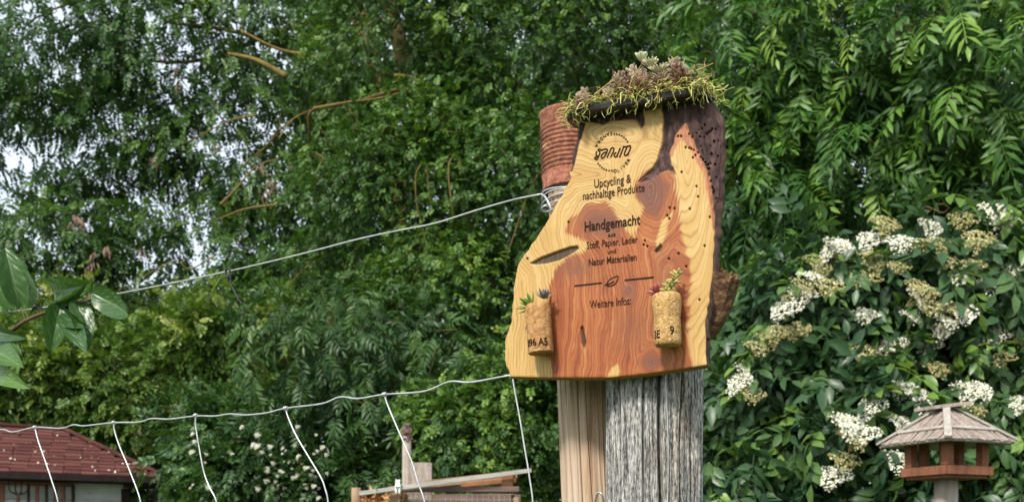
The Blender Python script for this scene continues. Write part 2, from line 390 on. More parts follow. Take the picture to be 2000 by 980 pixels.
# --- dense small-leaved tree behind the sign
plant('hawthorn_tree', 'dense small leaved green tree rising behind the wooden sign', 'tree', (P(1010, 900, 9.0)[0], 9.0, 0),
    [(800, 60, 8.6, 200, 190, .7, 1), (1050, 80, 8.4, 240, 210, .8, 1), (1280, 60, 8.8, 200, 190, .7, 1), (780, 380, 8.2, 190, 190, .6, 1), (980, 420, 8.0, 230, 220, .7, 1),
     (1250, 400, 8.6, 200, 230, .7, .7), (900, 620, 7.7, 200, 150, .5, 1), (1000, -200, 8.8, 450, 140, .7, .5)],
    30000, SML, M['small_leaf'], 32,
    trunk=[([P(1010, 2300, 9) * [1, 1, 0], P(1000, 900, 9), P(900, 400, 9), P(800, 160, 9), P(740, -100, 9)], .14, .05), ([P(990, 800, 9), P(1080, 400, 9), P(1130, 100, 9), P(1160, -200, 9)], .10, .04),
           ([P(800, 170, 8.9), P(830, 160, 8.3), P(760, 180, 8.0), P(690, 200, 7.9), P(610, 215, 7.8)], .022, .008)],
    bark='bark_olive', clumps=60, sig=.15, droop=.35, keep_back=.15, bright=.7, size=(.85, 1.35))

HAW = bpy.data.objects['hawthorn_tree']
for pts, D, rd in (([(822,322),(812,345),(814,400),(826,445),(828,480)], 7.2, .007), ([(834,322),(837,370),(842,400)], 7.2, .006), ([(888,300),(876,330),(882,400),(886,432)], 7.15, .008), ([(896,305),(904,335),(914,352)], 7.15, .006), ([(740,242),(765,248),(790,254)], 7.5, .005), ([(860,255),(885,258),(905,256)], 7.3, .005),
                   ([(612,212),(680,200),(740,192),(800,176)], 7.6, .013), ([(770,148),(800,150),(822,158)], 7.9, .018), ([(545,270),(570,235),(612,212)], 7.7, .008), ([(1082,300),(1040,360),(1000,470),(985,520)], 7.1, .007)):
    mb = MB(); mb.tube(spline([P(x, y, D + .12 + .03*i) for i, (x, y) in enumerate(pts)], 20), np.linspace(rd*.8, rd*.25, 20), 7); mb.build('twig', M['bark_yellow'], HAW, True)
for pts, D, rd in (([(340,745),(385,712),(420,668),(445,650)], 7.6, .010), ([(465,650),(468,690),(462,735)], 7.6, .008), ([(370,632),(420,626),(462,634),(480,620),(540,590)], 7.7, .009), ([(660,560),(675,520),(690,490),(722,470)], 7.7, .010), ([(470,60),(540,95),(600,110),(660,132)], 8.1, .022), ([(445,105),(500,118),(560,150)], 8.1, .03), ([(545,310),(500,325),(460,370),(430,400)], 8.1, .012), ([(420,430),(480,408),(540,400)], 8.1, .012), ([(270,545),(340,510),(370,525),(420,500)], 7.8, .008), ([(360,280),(410,255),(450,235),(500,225)], 8.1, .009), ([(560,560),(600,520),(640,500)], 7.8, .009)):
    mb = MB(); mb.tube(spline([P(x, y, D + 1.85 + .03*i) for i, (x, y) in enumerate(pts)], 20), np.linspace(rd*.4, rd, 20), 7); mb.build('branch', M['bark_yellow'], rob, True)
# --- dark feathery sapling below the wire, leafy shrubs either side of it
plant('ash_sapling', 'dark feathery sapling filling the gap between shed and crate', 'tree', (P(640, 900, 7.3)[0], 7.4, 0),
    [(640, 690, 7.2, 170, 130, .45, 1), (760, 850, 7.0, 170, 120, .4, 1), (560, 860, 7.3, 130, 110, .4, .8), (860, 720, 7.3, 130, 120, .4, .9)],
    1500, ASH, M['dark_leaf'], 33, trunk=[([P(640, 2300, 7.4) * [1, 1, 0], P(650, 1000, 7.4), P(660, 760, 7.4), P(640, 620, 7.4)], .04, .012)], clumps=26, sig=.2, droop=.6, size=(.6, .9))
plant('pale_shrub', 'yellow green shrub with pale creamy leaf tips growing behind the shed roof', 'shrub', (P(160, 900, 9.8)[0], 9.8, 0),
    [(60, 740, 9.6, 150, 110, .5, 1), (250, 760, 9.6, 170, 110, .5, 1), (400, 720, 9.8, 150, 120, .5, .9), (150, 660, 10, 200, 90, .5, .6), (-120, 760, 9.6, 130, 130, .5, .6), (470, 650, 9.5, 130, 80, .4, 1.0)],
    9200, PRV, M['pale_leaf'], 34, trunk=[([P(160, 2000, 9.8) * [1, 1, 0], P(170, 900, 9.8), P(180, 760, 9.8)], .05, .015)], clumps=40, sig=.2, droop=.15, size=(.9, 1.4), bright=.9)
dk, _, _ = plant('blossom_shrub', 'dark leafy shrub dotted with tiny white blossoms beside the shed', 'shrub', (P(480, 950, 7.6)[0], 7.6, 0),
    [(450, 900, 7.5, 110, 110, .4, 1), (540, 930, 7.2, 130, 90, .4, 1), (400, 840, 8.9, 90, 100, .3, .7), (660, 960, 7.0, 100, 70, .3, .6), (500, 1060, 7.3, 180, 120, .4, .5)],
    3600, PRV, M['dark_leaf'], 35, trunk=[([P(480, 2100, 7.6) * [1, 1, 0], P(480, 1100, 7.6), P(480, 930, 7.6)], .04, .012)], clumps=40, sig=.18, droop=.2, bright=.9, size=(.9, 1.5))
plant('leafy_shrub', 'mid green small leaved shrub growing behind the timber crate', 'shrub', (P(960, 950, 6.9)[0], 6.9, 0),
    [(930, 860, 6.7, 130, 110, .4, 1), (1040, 820, 6.7, 110, 150, .4, 1), (1120, 700, 7.2, 110, 160, .4, .8), (900, 1020, 6.8, 200, 110, .4, .5)],
    9500, SML, M['small_leaf'], 36, trunk=[([P(960, 2200, 6.9) * [1, 1, 0], P(960, 1100, 6.9), P(970, 860, 6.9)], .04, .012)], clumps=44, sig=.18, droop=.25, bright=1.0, size=(.8, 1.3))

# --- ash tree on the right with long hanging pinnate leaves
ash_ells = [(1480, 120, 5.9, 160, 170, .4, 1), (1700, 60, 5.7, 200, 170, .45, 1), (1930, 120, 5.3, 170, 200, .45, 1), (1500, 420, 5.9, 130, 150, .35, 1), (1700, 330, 5.8, 200, 150, .4, 1),
            (1930, 380, 5.6, 170, 150, .4, .9), (1400, 560, 6.2, 90, 170, .3, .8), (1700, -180, 5.9, 420, 140, .5, .5), (2180, 250, 5.4, 170, 360, .5, .6)]
ash, ra, CLa = plant('ash_tree', 'ash tree with long drooping pinnate leaves above the flowering elder', 'tree', (P(1900, 900, 6.4)[0], 6.4, 0), ash_ells, 2300, ASH, M['ash_leaf'], 41,
    trunk=[([P(1850, 2000, 6.5) * [1, 1, 0], P(1850, 900, 6.5), P(1800, 350, 6.4), P(1760, 0, 6.3), P(1740, -300, 6.3)], .12, .05), ([P(1820, 420, 6.4), P(1650, 250, 6.2), P(1520, 130, 6.0)], .04, .012)],
    clumps=26, sig=.22, droop=.55, bright=1.0, size=(.8, 1.2), keep_back=.2)
def single_leaves(t, r, ells, n, templates, mat, size, droop=.55, fr=1.02):
    ms = []
    for T, Fc in templates:
        me = mesh_np('leaf', T, Fc); me.materials.append(mat); ms.append(me)
    wts = np.array([e[6] * e[3] * e[4] for e in ells], float); wts /= wts.sum()
    base = world_loc(t)
    for j in range(n):
        e = ells[r.choice(len(ells), p=wts)]; c = P(*e[:3]); s = e[2] / F; R = np.array([e[3] * s, e[5], e[4] * s])
        d = nrm(np.array([r.normal(0, .7), -abs(r.normal(.8, .35)), r.normal(.15, .6)]))
        p = c + d * R * r.uniform(.95, 1.12) * fr
        Y = nrm(.7 * d - droop * UP + .45 * r.normal(size=3)); N = nrm(.7 * UP + .5 * d + .3 * r.normal(size=3)); X, Y, Z = frames(Y, N); q = r.uniform(*size)
        o = ob('leaf', ms[j % len(ms)], None, t)
        o.matrix_basis = Matrix(((*[X[0]*q, Y[0]*q, Z[0]*q], p[0]), (*[X[1]*q, Y[1]*q, Z[1]*q], p[1]), (*[X[2]*q, Y[2]*q, Z[2]*q], p[2]), (0, 0, 0, 1)))
single_leaves(ash, ra, ash_ells[:7], 170, ASH, M['ash_leaf_single'], (.85, 1.25))

# --- elder bush with creamy umbels
eld_ells = [(1640, 620, 5.3, 200, 150, .4, 1), (1850, 560, 5.2, 180, 160, .4, 1), (1520, 770, 5.3, 130, 160, .35, 1), (1700, 850, 5.1, 190, 150, .4, 1), (1920, 800, 5.2, 160, 180, .4, 1),
            (1450, 930, 5.3, 120, 130, .35, .8), (1700, 1080, 5.2, 380, 140, .5, .5), (2140, 700, 5.2, 150, 300, .5, .6)]
eld, re_, CLe = plant('elder_bush', 'elder bush covered in creamy white flower umbels behind the bird feeder', 'shrub', (P(1720, 950, 5.5)[0], 5.5, 0), eld_ells, 3300, ELD, M['elder_leaf'], 42,
    trunk=[([P(1720, 2000, 5.6) * [1, 1, 0], P(1720, 1200, 5.6), P(1740, 800, 5.55), P(1760, 600, 5.5)], .05, .02), ([P(1700, 1900, 5.6) * [1, 1, 0], P(1600, 1100, 5.6), P(1560, 850, 5.5)], .04, .015)],
    bark='stem_green', clumps=30, sig=.2, droop=.45, bright=.9, size=(.85, 1.25), keep_back=.2)
single_leaves(eld, re_, eld_ells[:6], 150, ELD, M['elder_leaf_single'], (.85, 1.3), .45)
def umbel(r, n, rad, tm, ts):
    V = []; Fs = []; T = []; o = 0
    for _ in range(n):
        a = r.uniform(0, 2*math.pi); q = math.sqrt(r.random()) * rad * (1 + .25 * math.sin(3*a + 1)); c = np.array([q*math.cos(a), q*math.sin(a), .35*(rad - q*q/rad)*.6 + r.normal(0, .004)])
        s = r.uniform(.0035, .0065); n_ = nrm(np.array([r.normal(0, .5), r.normal(0, .5), 1])); X = nrm(np.cross(n_, [0.3, 1, 0])); Y = np.cross(n_, X)
        ring = [c + s*(math.cos(t)*X*(1 if k % 2 else .5) + math.sin(t)*Y*(1 if k % 2 else .5)) for k, t in enumerate(np.linspace(0, 2*math.pi, 10, endpoint=False))]
        V += [c + n_ * s * .3] + ring; Fs += [[o, o+1+k, o+1+(k+1) % 10] for k in range(10)]; T += [np.clip(r.normal(tm, ts), 0, 1)] * 11; o += 11
    st = []
    for k in range(9):
        a = 2*math.pi*k/9; e = np.array([.6*rad*math.cos(a), .6*rad*math.sin(a), .05*rad]); b = np.array([0, 0, -rad*.9]); sd = np.array([-math.sin(a), math.cos(a), 0])*.0014
        V += [b - sd, b + sd, e + sd, e - sd]; Fs += [[o, o+1, o+2], [o, o+2, o+3]]; T += [.15]*4; o += 4
    return mesh_np('flower_cluster', np.array(V), np.array(Fs), {'tint': np.array(T)})
um_w = [umbel(r0, 260, .062, .9, .12) for _ in range(4)]; um_o = [umbel(r0, 210, .06, .28, .16) for _ in range(4)]
for m_ in um_w + um_o: m_.materials.append(M['floret'])
W = [(1625,487),(1585,540),(1565,575),(1532,605),(1455,730),(1442,748),(1760,476),(1818,446),(1872,542),(1943,412),(1962,436),(1700,470),(1850,628),(1838,645),(1728,682),(1745,672),(1940,655),(1985,535),(1700,796),(1762,760),(1797,778),(1760,826),(1660,828),(1690,848),(1888,765),(1918,762),(1990,790),(1628,930),(1650,830),(1782,618),(1812,676),(1640,480),(1690,615),(1880,610),(1990,600),(1755,900),(1930,560),(1790,585)]
O = [(1700,500),(1712,520),(1690,545),(1755,520),(1840,480),(1800,480),(1850,510),(1810,570),(1790,560),(1600,520),(1570,560),(1545,580),(1520,650),(1500,665),(1480,680),(1545,650),(1570,640),(1470,770),(1820,600),(1860,600),(1910,470),(1900,520),(1690,690),(1830,720),(1905,800),(1990,660),(1960,700),(1650,900),(1670,860),(1780,690),(1620,560),(1880,430),(1730,440)]
for j, (px, py) in enumerate(W + O):
    # each umbel stands on the outer leaves of the bush, at the depth of the shell there
    D = 5.3; best = None
    for e in eld_ells:
        dx = (px - e[0]) / e[3]; dy = (py - e[1]) / e[4]; q = 1 - dx*dx - dy*dy
        if q > 0: D = min(D, e[2] - e[5] * math.sqrt(q) * 1.02 )
    D = min(D, 5.0) - .10 + re_.uniform(-.04, .05)
    p = P(px, py, D); o = ob('flower_cluster', (um_w if j < len(W) else um_o)[j % 4], None, eld)
    axis = Vector((re_.normal(0, .35), -.75 + re_.normal(0, .2), .75)).normalized()
    q = axis.to_track_quat('Z', 'Y'); s = re_.uniform(.8, 1.15)
    o.matrix_basis = Matrix.LocRotScale(Vector(p), q, Vector((s, s, s)))
for j in range(90):       # blossoms on the dark shrub by the shed
    px, py = (rng.uniform(500, 640), rng.uniform(865, 975)) if j % 3 else (rng.uniform(365, 640), rng.uniform(830, 975))
    o = ob('blossom', um_w[j % 4], None, dk); a = Vector((rng.normal(0, .4), -.8, .6)).normalized(); s = rng.uniform(.14, .30)
    o.matrix_basis = Matrix.LocRotScale(Vector(P(px, py, 6.76 + rng.uniform(-.08, .1))), a.to_track_quat('Z', 'Y'), Vector((s, s, s)))

exec_parts = True
# ================================================================== the sign
TA = math.radians(25); U = np.array([math.cos(TA), -math.sin(TA), 0]); NRM = np.array([-math.sin(TA), -math.cos(TA), 0])
def SD(px): return 1.247 / (1 + math.tan(TA) * (px - 1000) / F)
def S(px, py, off=0.0): return P(px, py, SD(px)) + NRM * off
Sv = np.vectorize(SD)
def S_np(px, py, off):
    D = Sv(px); V = np.stack([(px-1000)/F*D, D, EYE+(HOR-py)/F*D], -1); return V + NRM * off[..., None]
LEFT = [(735,997),(715,990),(690,985),(665,986),(648,990),(625,998),(605,1001),(580,1002),(550,1004),(525,1007),(505,1013),(490,1024),(470,1038),(450,1051),(430,1064),(405,1078),(380,1092),(350,1106),(335,1114),(320,1113),(300,1115),(270,1121),(245,1127),(205,1134)]
RIGHT = [(712,1380),(690,1379),(650,1377),(625,1379),(600,1383),(570,1388),(530,1392),(480,1394),(440,1396),(400,1400),(360,1404),(320,1406),(290,1407),(262,1405),(240,1398),(225,1390),(215,1378),(195,1360)]
BOT = [(997,735),(1040,736),(1090,737),(1140,737),(1185,737),(1230,733),(1280,727),(1330,720),(1380,712)]
TOPC = [(1143,222),(1250,200),(1360,180)]
GX, GY = 300, 420
s_ = np.linspace(0, 1, GX); t_ = np.linspace(0, 1, GY)
def prof(L, t):   # x along the edge as a function of t (0 bottom .. 1 top)
    ys = np.array([a[0] for a in L], float); xs = np.array([a[1] for a in L], float); tt = (ys[0] - ys) / (ys[0] - ys[-1]); return np.interp(t, tt, xs)
xl = prof(LEFT, t_); xr = prof(RIGHT, t_)
jit = lambda y, k: (vnoise(y * .09 + k, y * 0 + k) - .5) * 3.0
xl = xl + jit(t_ * 530, 3); xr = xr + jit(t_ * 530, 9)
yb = np.interp(np.linspace(1000, 1380, GX), [b[0] for b in BOT], [b[1] for b in BOT]); yt = np.interp(np.linspace(1143, 1360, GX), [b[0] for b in TOPC], [b[1] for b in TOPC])
PX = xl[:, None] * (1 - s_) + xr[:, None] * s_; PY = yb[None] * (1 - t_[:, None]) + yt[None] * t_[:, None]
def pdist(poly, X, Y, closed=True):
    poly = np.asarray(poly, float); m = len(poly); d = np.full(X.shape, 1e9); ins = np.zeros(X.shape, bool)
    for i in range(m if closed else m - 1):
        a = poly[i]; b = poly[(i+1) % m]; e = b - a; h = np.clip(((X-a[0])*e[0] + (Y-a[1])*e[1]) / max(e @ e, 1e-9), 0, 1)
        d = np.minimum(d, np.hypot(X - a[0] - h*e[0], Y - a[1] - h*e[1]))
        if closed: ins ^= ((a[1] > Y) != (b[1] > Y)) & (X < (b[0]-a[0]) * (Y-a[1]) / (b[1]-a[1] + 1e-12) + a[0])
    return np.where(ins, -d, d) if closed else d
wx = PX + (fbm(PX/26, PY/34) - .47) * 16; wy = PY + (fbm(PX/30+50, PY/26) - .47) * 14
sstep = lambda d, w: np.clip(.5 - d / (2*w), 0, 1)
HEART = [(1078,745),(1070,690),(1075,650),(1068,600),(1072,560),(1085,530),(1110,505),(1138,490),(1152,478),(1138,468),(1104,452),(1114,427),(1145,400),(1185,390),(1197,408),(1215,442),(1236,466),(1243,445),(1250,422),(1256,404),(1243,385),(1243,355),(1262,336),(1300,326),(1314,336),(1317,362),(1325,400),(1330,440),(1335,470),(1345,510),(1349,560),(1343,620),(1340,650),(1349,680),(1351,750)]
STREAK = [(1314,412),(1302,468),(1287,490),(1281,472),(1295,430)]
STREAK2 = [(1185,737),(1192,715),(1205,708),(1212,722),(1206,740)]
DARK1 = [(1293,190),(1335,190),(1343,235),(1319,265),(1309,300),(1313,327),(1298,334),(1284,336),(1262,345),(1247,356),(1270,332),(1284,312),(1292,285),(1296,245)]
DARK2 = [(1330,190),(1420,190),(1425,440),(1397,480),(1394,440),(1388,380),(1379,338),(1362,302),(1346,268),(1338,240)]
DARK3 = [(1150,200),(1252,195),(1257,240),(1250,248),(1236,236),(1200,238),(1140,240)]
DARK4 = [(1100,338),(1116,334),(1121,318),(1128,290),(1136,262),(1143,235),(1150,200),(1110,200)]
DARK5 = [(1250,356),(1268,340),(1286,328),(1300,321),(1315,325),(1319,342),(1312,334),(1300,333),(1288,338),(1268,352)]
PINK = [(1330,245),(1340,240),(1350,270),(1366,302),(1382,338),(1391,384),(1396,440),(1392,452),(1385,385),(1374,342),(1356,312),(1340,282),(1330,272),(1322,285),(1314,308),(1308,300),(1318,268)]
HOLE = [(1036,514),(1056,502),(1085,492),(1112,482),(1126,480),(1129,485),(1112,498),(1092,508),(1065,514),(1045,516)]
HOLE2 = [(1279,490),(1290,476),(1293,482),(1289,490),(1281,494)]
HOLE3 = [(1136,670),(1134,640),(1138,636),(1144,668),(1141,680)]
heart_d = pdist(HEART, wx, wy); streak = np.minimum(pdist(STREAK, wx, wy), pdist(STREAK2, wx, wy))
dark = np.maximum(sstep(pdist(DARK1, PX + (wx-PX)*.4, PY), 1.6), sstep(pdist(DARK2, PX + (wx-PX)*.5, PY), 1.8)); dark = np.maximum(dark, sstep(pdist(DARK5, PX + (wx-PX)*.3, PY + (wy-PY)*.3), 1.3)); dark = np.maximum(dark, sstep(pdist(DARK4, PX + (wx-PX)*.4, PY), 1.6)); dark = np.maximum(dark, sstep(pdist(DARK3, wx, PY + (wy-PY)*1.2), 2.5))
pink = sstep(pdist(PINK, PX + (wx-PX)*.6, PY), 1.6)
hole = np.maximum(sstep(pdist(HOLE, PX + (wx-PX)*.4, PY), 1.5), np.maximum(sstep(pdist(HOLE2, PX, PY), 1.4), sstep(pdist(HOLE3, PX, PY), 1.2)))
spots = [(1339,288),(1346,289),(1350,291),(1355,293),(1362,296),(1358,303),(1353,308),(1368,306),(1372,311),(1377,316),(1382,320),(1384,328),(1330,266),(1324,266),(1345,261),(1351,266),(1366,266),(1380,260),(1384,257),(1388,254),(1390,250),(1331,336),(1347,408),(1308,406),(1317,407),(1303,421),(1307,427),(1386,424),(1360,364),(1363,384),(1376,480),(1325,495),(1306,505),(1257,478),(1264,481),(1259,470),(1340,520),(1366,585),(1383,340),(1387,352),(1390,365),(1392,375),(1370,250),(1375,243),(1393,275),(1389,300),(1395,320),(1030,505),(1083,400),(1110,434)]
for sx_, sy_ in spots: hole = np.maximum(hole, np.clip(2.3 - np.hypot(PX - sx_, (PY - sy_) * .8), 0, 1))
for j in range(26):
    sx_, sy_ = rng.uniform(1345, 1392), rng.uniform(250, 400); sx_ = max(sx_, 1345 + (sy_ - 250) * .3) + 12
    hole = np.maximum(hole, .8 * np.clip(1.9 - np.hypot(PX - sx_, (PY - sy_) * .8), 0, 1))
# growth-ring field: contours that run along the pith and wrap round the knots
wx2 = PX + (fbm(PX/40+9, PY/90) - .47) * 30; wy2 = PY + (fbm(PX/40+70, PY/60) - .47) * 26
el = lambda cx, cy, rx, ry: np.hypot((wx2 - cx) / rx, (wy2 - cy) / ry)
pith = [(1196,800),(1200,700),(1206,620),(1200,540),(1196,490),(1175,455)]
cand = [pdist(pith, wx2, wy2, False) / 10.0, el(1275, 376, 9, 15), el(1180, 440, 11, 9) + .3, el(1221, 572, 8, 9) + .2, el(1271, 706, 7, 7) + .2, el(1205, 258, 30, 13) + 5, el(1341, 300, 9, 40) + 3.5, pdist([(1268, 200), (1262, 300), (1225, 360)], wx2, wy2, False) / 9 + 7]
kk = 2.6
ring = -np.log(sum(np.exp(-kk * c) for c in cand)) / kk
heart = sstep(heart_d + 2.2 * np.sin(2*math.pi*ring*1.7), 3.2) * (1 - sstep(streak, 2.2))
knot = np.maximum.reduce([np.exp(-(el(1276, 374, 30, 44))**4), .9*np.exp(-(el(1221, 572, 15, 16))**2), .95*np.exp(-(el(1271, 706, 22, 15))**3), .85*np.exp(-(el(1172, 432, 46, 34))**3), .6*np.exp(-(el(1115, 525, 40, 22))**2), .4*np.exp(-(el(1235, 640, 40, 40))**2), .35*np.exp(-(el(1300, 530, 30, 50))**2)])
rough = fbm(PX/5, PY/14, o=5) - .47
off = .0 - .0022 * dark + dark * rough * .004 - .0028 * hole + (fbm(PX/60, PY/60) - .47) * .0006 + pink * rough * .001
edge_r = np.minimum(np.minimum(s_[None] * GX, (1 - s_[None]) * GX), np.minimum(t_[:, None] * GY, (1 - t_[:, None]) * GY)); off -= .0008 * np.exp(-edge_r / .8)
V = S_np(PX, PY, off)
idx = np.arange(GX * GY).reshape(GY, GX); q = np.stack([idx[:-1, :-1], idx[:-1, 1:], idx[1:, 1:], idx[1:, :-1]], -1).reshape(-1, 4)
sign = thing('wooden_sign', 'polished wooden slab sign with engraved German lettering and live bark edge on the fence post', 'sign', S(1200, 737))
me = mesh_np('slab', V.reshape(-1, 3), q, {'heart': heart.ravel(), 'dark': dark.ravel(), 'pink': pink.ravel(), 'hole': hole.ravel(), 'ring': ring.ravel(), 'knot': knot.ravel()}, True)
k = NM('oiled_yew_wood', .48, .25)
oc = k.coord('Object')
grain = k.noise(k.coord('Object', (1, 1, .12)), 420, 4, .6); blot = k.noise(oc, 28, 4)
rf = k.math('ADD', k.attr('ring'), k.math('MULTIPLY', k.noise(oc, 45, 2), .22))
saw = k.math('FRACT', k.math('MULTIPLY', rf, 1.7))
line = k.ramp(saw, [(0, (.15,)*3), (.12, (0,)*3), (.66, (.04,)*3), (.86, (1,)*3), (.94, (.85,)*3), (1, (.15,)*3)])
var = k.noise(oc, 18, 3)
lw = k.math('MULTIPLY', line, k.ramp(var, [(.35, (.35,)*3), (.65, (1,)*3)]))
cx_ = k.n.new('ShaderNodeCombineXYZ'); k.l(k.math('MULTIPLY', rf, .42), cx_.inputs[0]); k.l(k.math('MULTIPLY', blot, .6), cx_.inputs[1]); band = k.noise(cx_.outputs[0], 2.0, 3, .6)
sap = k.mix(k.math('MULTIPLY', lw, .75), k.ramp(band, [(.32, (.44, .255, .080)), (.5, (.51, .325, .115)), (.66, (.57, .39, .165))]), (.26, .125, .035))
hrt = k.mix(k.math('MULTIPLY', lw, .85), k.ramp(band, [(.30, (.19, .052, .022)), (.44, (.30, .085, .027)), (.56, (.37, .122, .038)), (.70, (.47, .205, .074))]), (.11, .030, .014))
col = k.mix(k.attr('heart'), sap, hrt)
col = k.mix(k.math('MULTIPLY', k.attr('knot'), k.math('ADD', k.math('MULTIPLY', k.attr('heart'), .80), .15)), col, k.mix(lw, (.135, .052, .036), (.26, .125, .075)))
col = k.mix(k.math('MULTIPLY', k.attr('pink'), .9), col, k.ramp(grain, [(.3, (.30, .10, .05)), (.7, (.50, .20, .11))]))
bk = k.ramp(k.noise(k.coord('Object', (1, 1, .3)), 160, 6), [(.3, (.022, .012, .012)), (.52, (.065, .036, .034)), (.72, (.15, .085, .07))])
dm = k.math('MULTIPLY', k.attr('dark'), k.math('SUBTRACT', 1.0, k.math('MULTIPLY', k.attr('pink'), .9)))
col = k.mix(dm, col, bk)
col = k.mix(k.math('MULTIPLY', k.attr('hole'), .92), col, k.ramp(grain, [(.4, (.015, .010, .008)), (.7, (.09, .055, .035))]))
col = k.mix(k.math('MULTIPLY', grain, .35), col, (.75, .75, .75), 'MULTIPLY')
k.color(col); k.bump(grain, .10, .0004)
k.l(k.ramp(k.attr('dark'), [(0, (.5,)*3), (1, (.85,)*3)]), k.b.inputs['Roughness'])
slab = ob('slab', me, k.m, sign)
# bark edge: the slab's thickness, rough, with a ragged back outline
k = NM('sign_bark', .85, .2); n = k.noise(k.coord('Object', (1, 1, .35)), 130, 7, .65)
k.color(k.ramp(n, [(.3, (.03, .017, .015)), (.55, (.10, .058, .045)), (.75, (.21, .135, .10))])); k.bump(n, .7, .004); M['sign_bark'] = k.m
loop = [(i, 0) for i in range(0, GY)] ; ring_ix = [(j, GX-1) for j in range(0, GY, 3)] + [(GY-1, i) for i in range(GX-1, -1, -3)] + [(j, 0) for j in range(GY-1, -1, -3)] + [(0, i) for i in range(0, GX, 3)]
V2 = []; NB = 9
rp = np.array([V[a, b] for a, b in ring_ix]); cen = rp.mean(0); m_ = len(rp)
right_side = np.array([1.0 if b == GX-1 and a > GY*.1 else (.35 if b == 0 else .0) for a, b in ring_ix])
for kx in range(NB):
    d = kx / (NB - 1); ang = np.arange(m_)
    outw = nrm((rp - cen) - NRM * ((rp - cen) @ NRM)[:, None])
    bulge = (math.sin(math.pi * min(d * 1.25, 1)) * .004 + (fbm(ang * .16, ang * 0 + d * 6) - .47) * .007 * math.sin(math.pi * d * .9 + .05)) * right_side + (-.0 if d == 0 else .0006)
    V2.append(rp - NRM * (d * .016 - (.0 if kx else -.0004)) + outw * np.asarray(bulge)[:, None])
V2 = np.vstack(V2); Fs = np.array([[kx*m_+i, kx*m_+(i+1) % m_, (kx+1)*m_+(i+1) % m_, (kx+1)*m_+i] for kx in range(NB-1) for i in range(m_)])
nbt = len(range(0, GX, 3)); low = (Fs[:, 0] % m_) >= m_ - nbt
M['sawn'] = plank_mat('sawn_edge', (.22, .09, .035), (.40, .20, .08), 60, (.2, 1, 1), .2)
ob('bark_edge', mesh_np('bark_edge', V2, Fs[~low], None, True), M['sign_bark'], sign); ob('sawn_edge', mesh_np('sawn_edge', V2, Fs[low], None, True), M['sawn'], sign)
mb = MB(); bp = V2[-m_:]; cc = bp.mean(0); mb.add(list(bp) + [cc], [(i, (i+1) % m_, m_) for i in range(m_)]); mb.build('back_face', M['sign_bark'], sign)
# broken branch stub sticking out behind the right edge
k = NM('split_wood', .75, .25); n = k.noise(k.coord('Object', (.35, 1, 1), (0, .9, 0)), 150, 6, .7, .3)
k.color(k.ramp(n, [(.32, (.05, .022, .012)), (.5, (.22, .10, .04)), (.68, (.48, .27, .10))])); k.bump(n, .9, .004); M['split'] = k.m
k = NM('stub_bark', .85, .2); n = k.noise(k.coord('Object', (.4, 1, 1), (0, .9, 0)), 170, 7, .7, .3)
k.color(k.ramp(n, [(.34, (.035, .018, .012)), (.5, (.13, .066, .036)), (.66, (.30, .17, .085))])); k.bump(n, .9, .004); M['stub_bark'] = k.m
a = S(1355, 640, -.03); b = S(1411, 530, -.014); q = spline([a, a*.5+b*.5+np.array([.004, 0, -.004]), b], 14); V3 = []; n_ = 22
T = nrm(b - a); N1 = nrm(np.cross(T, NRM)); N2 = np.cross(T, N1)
for i, p in enumerate(q):
    d = i / 13
    for kx in range(n_):
        an = 2*math.pi*kx/n_; rd = .0140 * (1.0 + .06*d) * (1 + .34 * (vnoise(np.array(kx*.9), np.array(d*2.0)) - .5)) 
        e = (vnoise(np.array(kx*1.3 + 40), np.array(2.0)) - .5) * .009 * max(0, d - .7) / .3
        V3.append(p + rd * (N1*math.cos(an) + N2*math.sin(an)) + T*e)
V3.append(q[-1] - T*.004)
Fs3 = [(i*n_+kx, i*n_+(kx+1) % n_, (i+1)*n_+(kx+1) % n_, (i+1)*n_+kx) for i in range(13) for kx in range(n_)] 
stub = MB().add(V3, Fs3 + []).build('branch_stub', M['stub_bark'], sign); stub['label'] = 'broken branch stub with split orange end'
MB().add(V3[13*n_:], [(kx, (kx+1) % n_, n_) for kx in range(n_)]).build('split_end', M['split'], stub)
mb = MB()
for j in range(6):
    an = rng.uniform(0, 6.28); o = q[-1] + .010 * rng.uniform(.2, 1) * (N1*math.cos(an) + N2*math.sin(an)) - T*.008
    mb.tube([o, o + T*rng.uniform(.008, .014)], [.004, .0016], 5)
mb.build('splinter', M['split'], stub)['kind'] = 'stuff'

# lettering -----------------------------------------------------------
k = NM('burnt_lettering', .8, .15); k.color(k.ramp(k.noise(k.coord('Object'), 300, 3), [(.3, (.012, .006, .004)), (.7, (.045, .018, .010))])); M['ink'] = k.m
def text_mesh(s, bold=0.0, shear=0.0):
    c = bpy.data.curves.new('lettering', 'FONT'); c.body = s; c.size = 1; c.offset = bold; c.shear = shear; c.resolution_u = 3; c.extrude = .01
    o = bpy.data.objects.new('lettering', c); COL.objects.link(o); dg = bpy.context.evaluated_depsgraph_get()
    me = bpy.data.meshes.new_from_object(o.evaluated_get(dg)); bpy.data.objects.remove(o); bpy.data.curves.remove(c)
    v = np.empty(len(me.vertices) * 3); me.vertices.foreach_get('co', v); return me, v.reshape(-1, 3)
def put_flat(me, v2, org, mat, parent, X=U, Yv=UP, Zv=NRM, th=.0002, name='lettering'):
    co = org + v2[:, :1] * X + v2[:, 1:2] * Yv + (v2[:, 2:3] > 0) * th * Zv
    me.vertices.foreach_set('co', co.astype(np.float32).ravel()); me.update(); me.name = name; return ob(name, me, mat, parent)
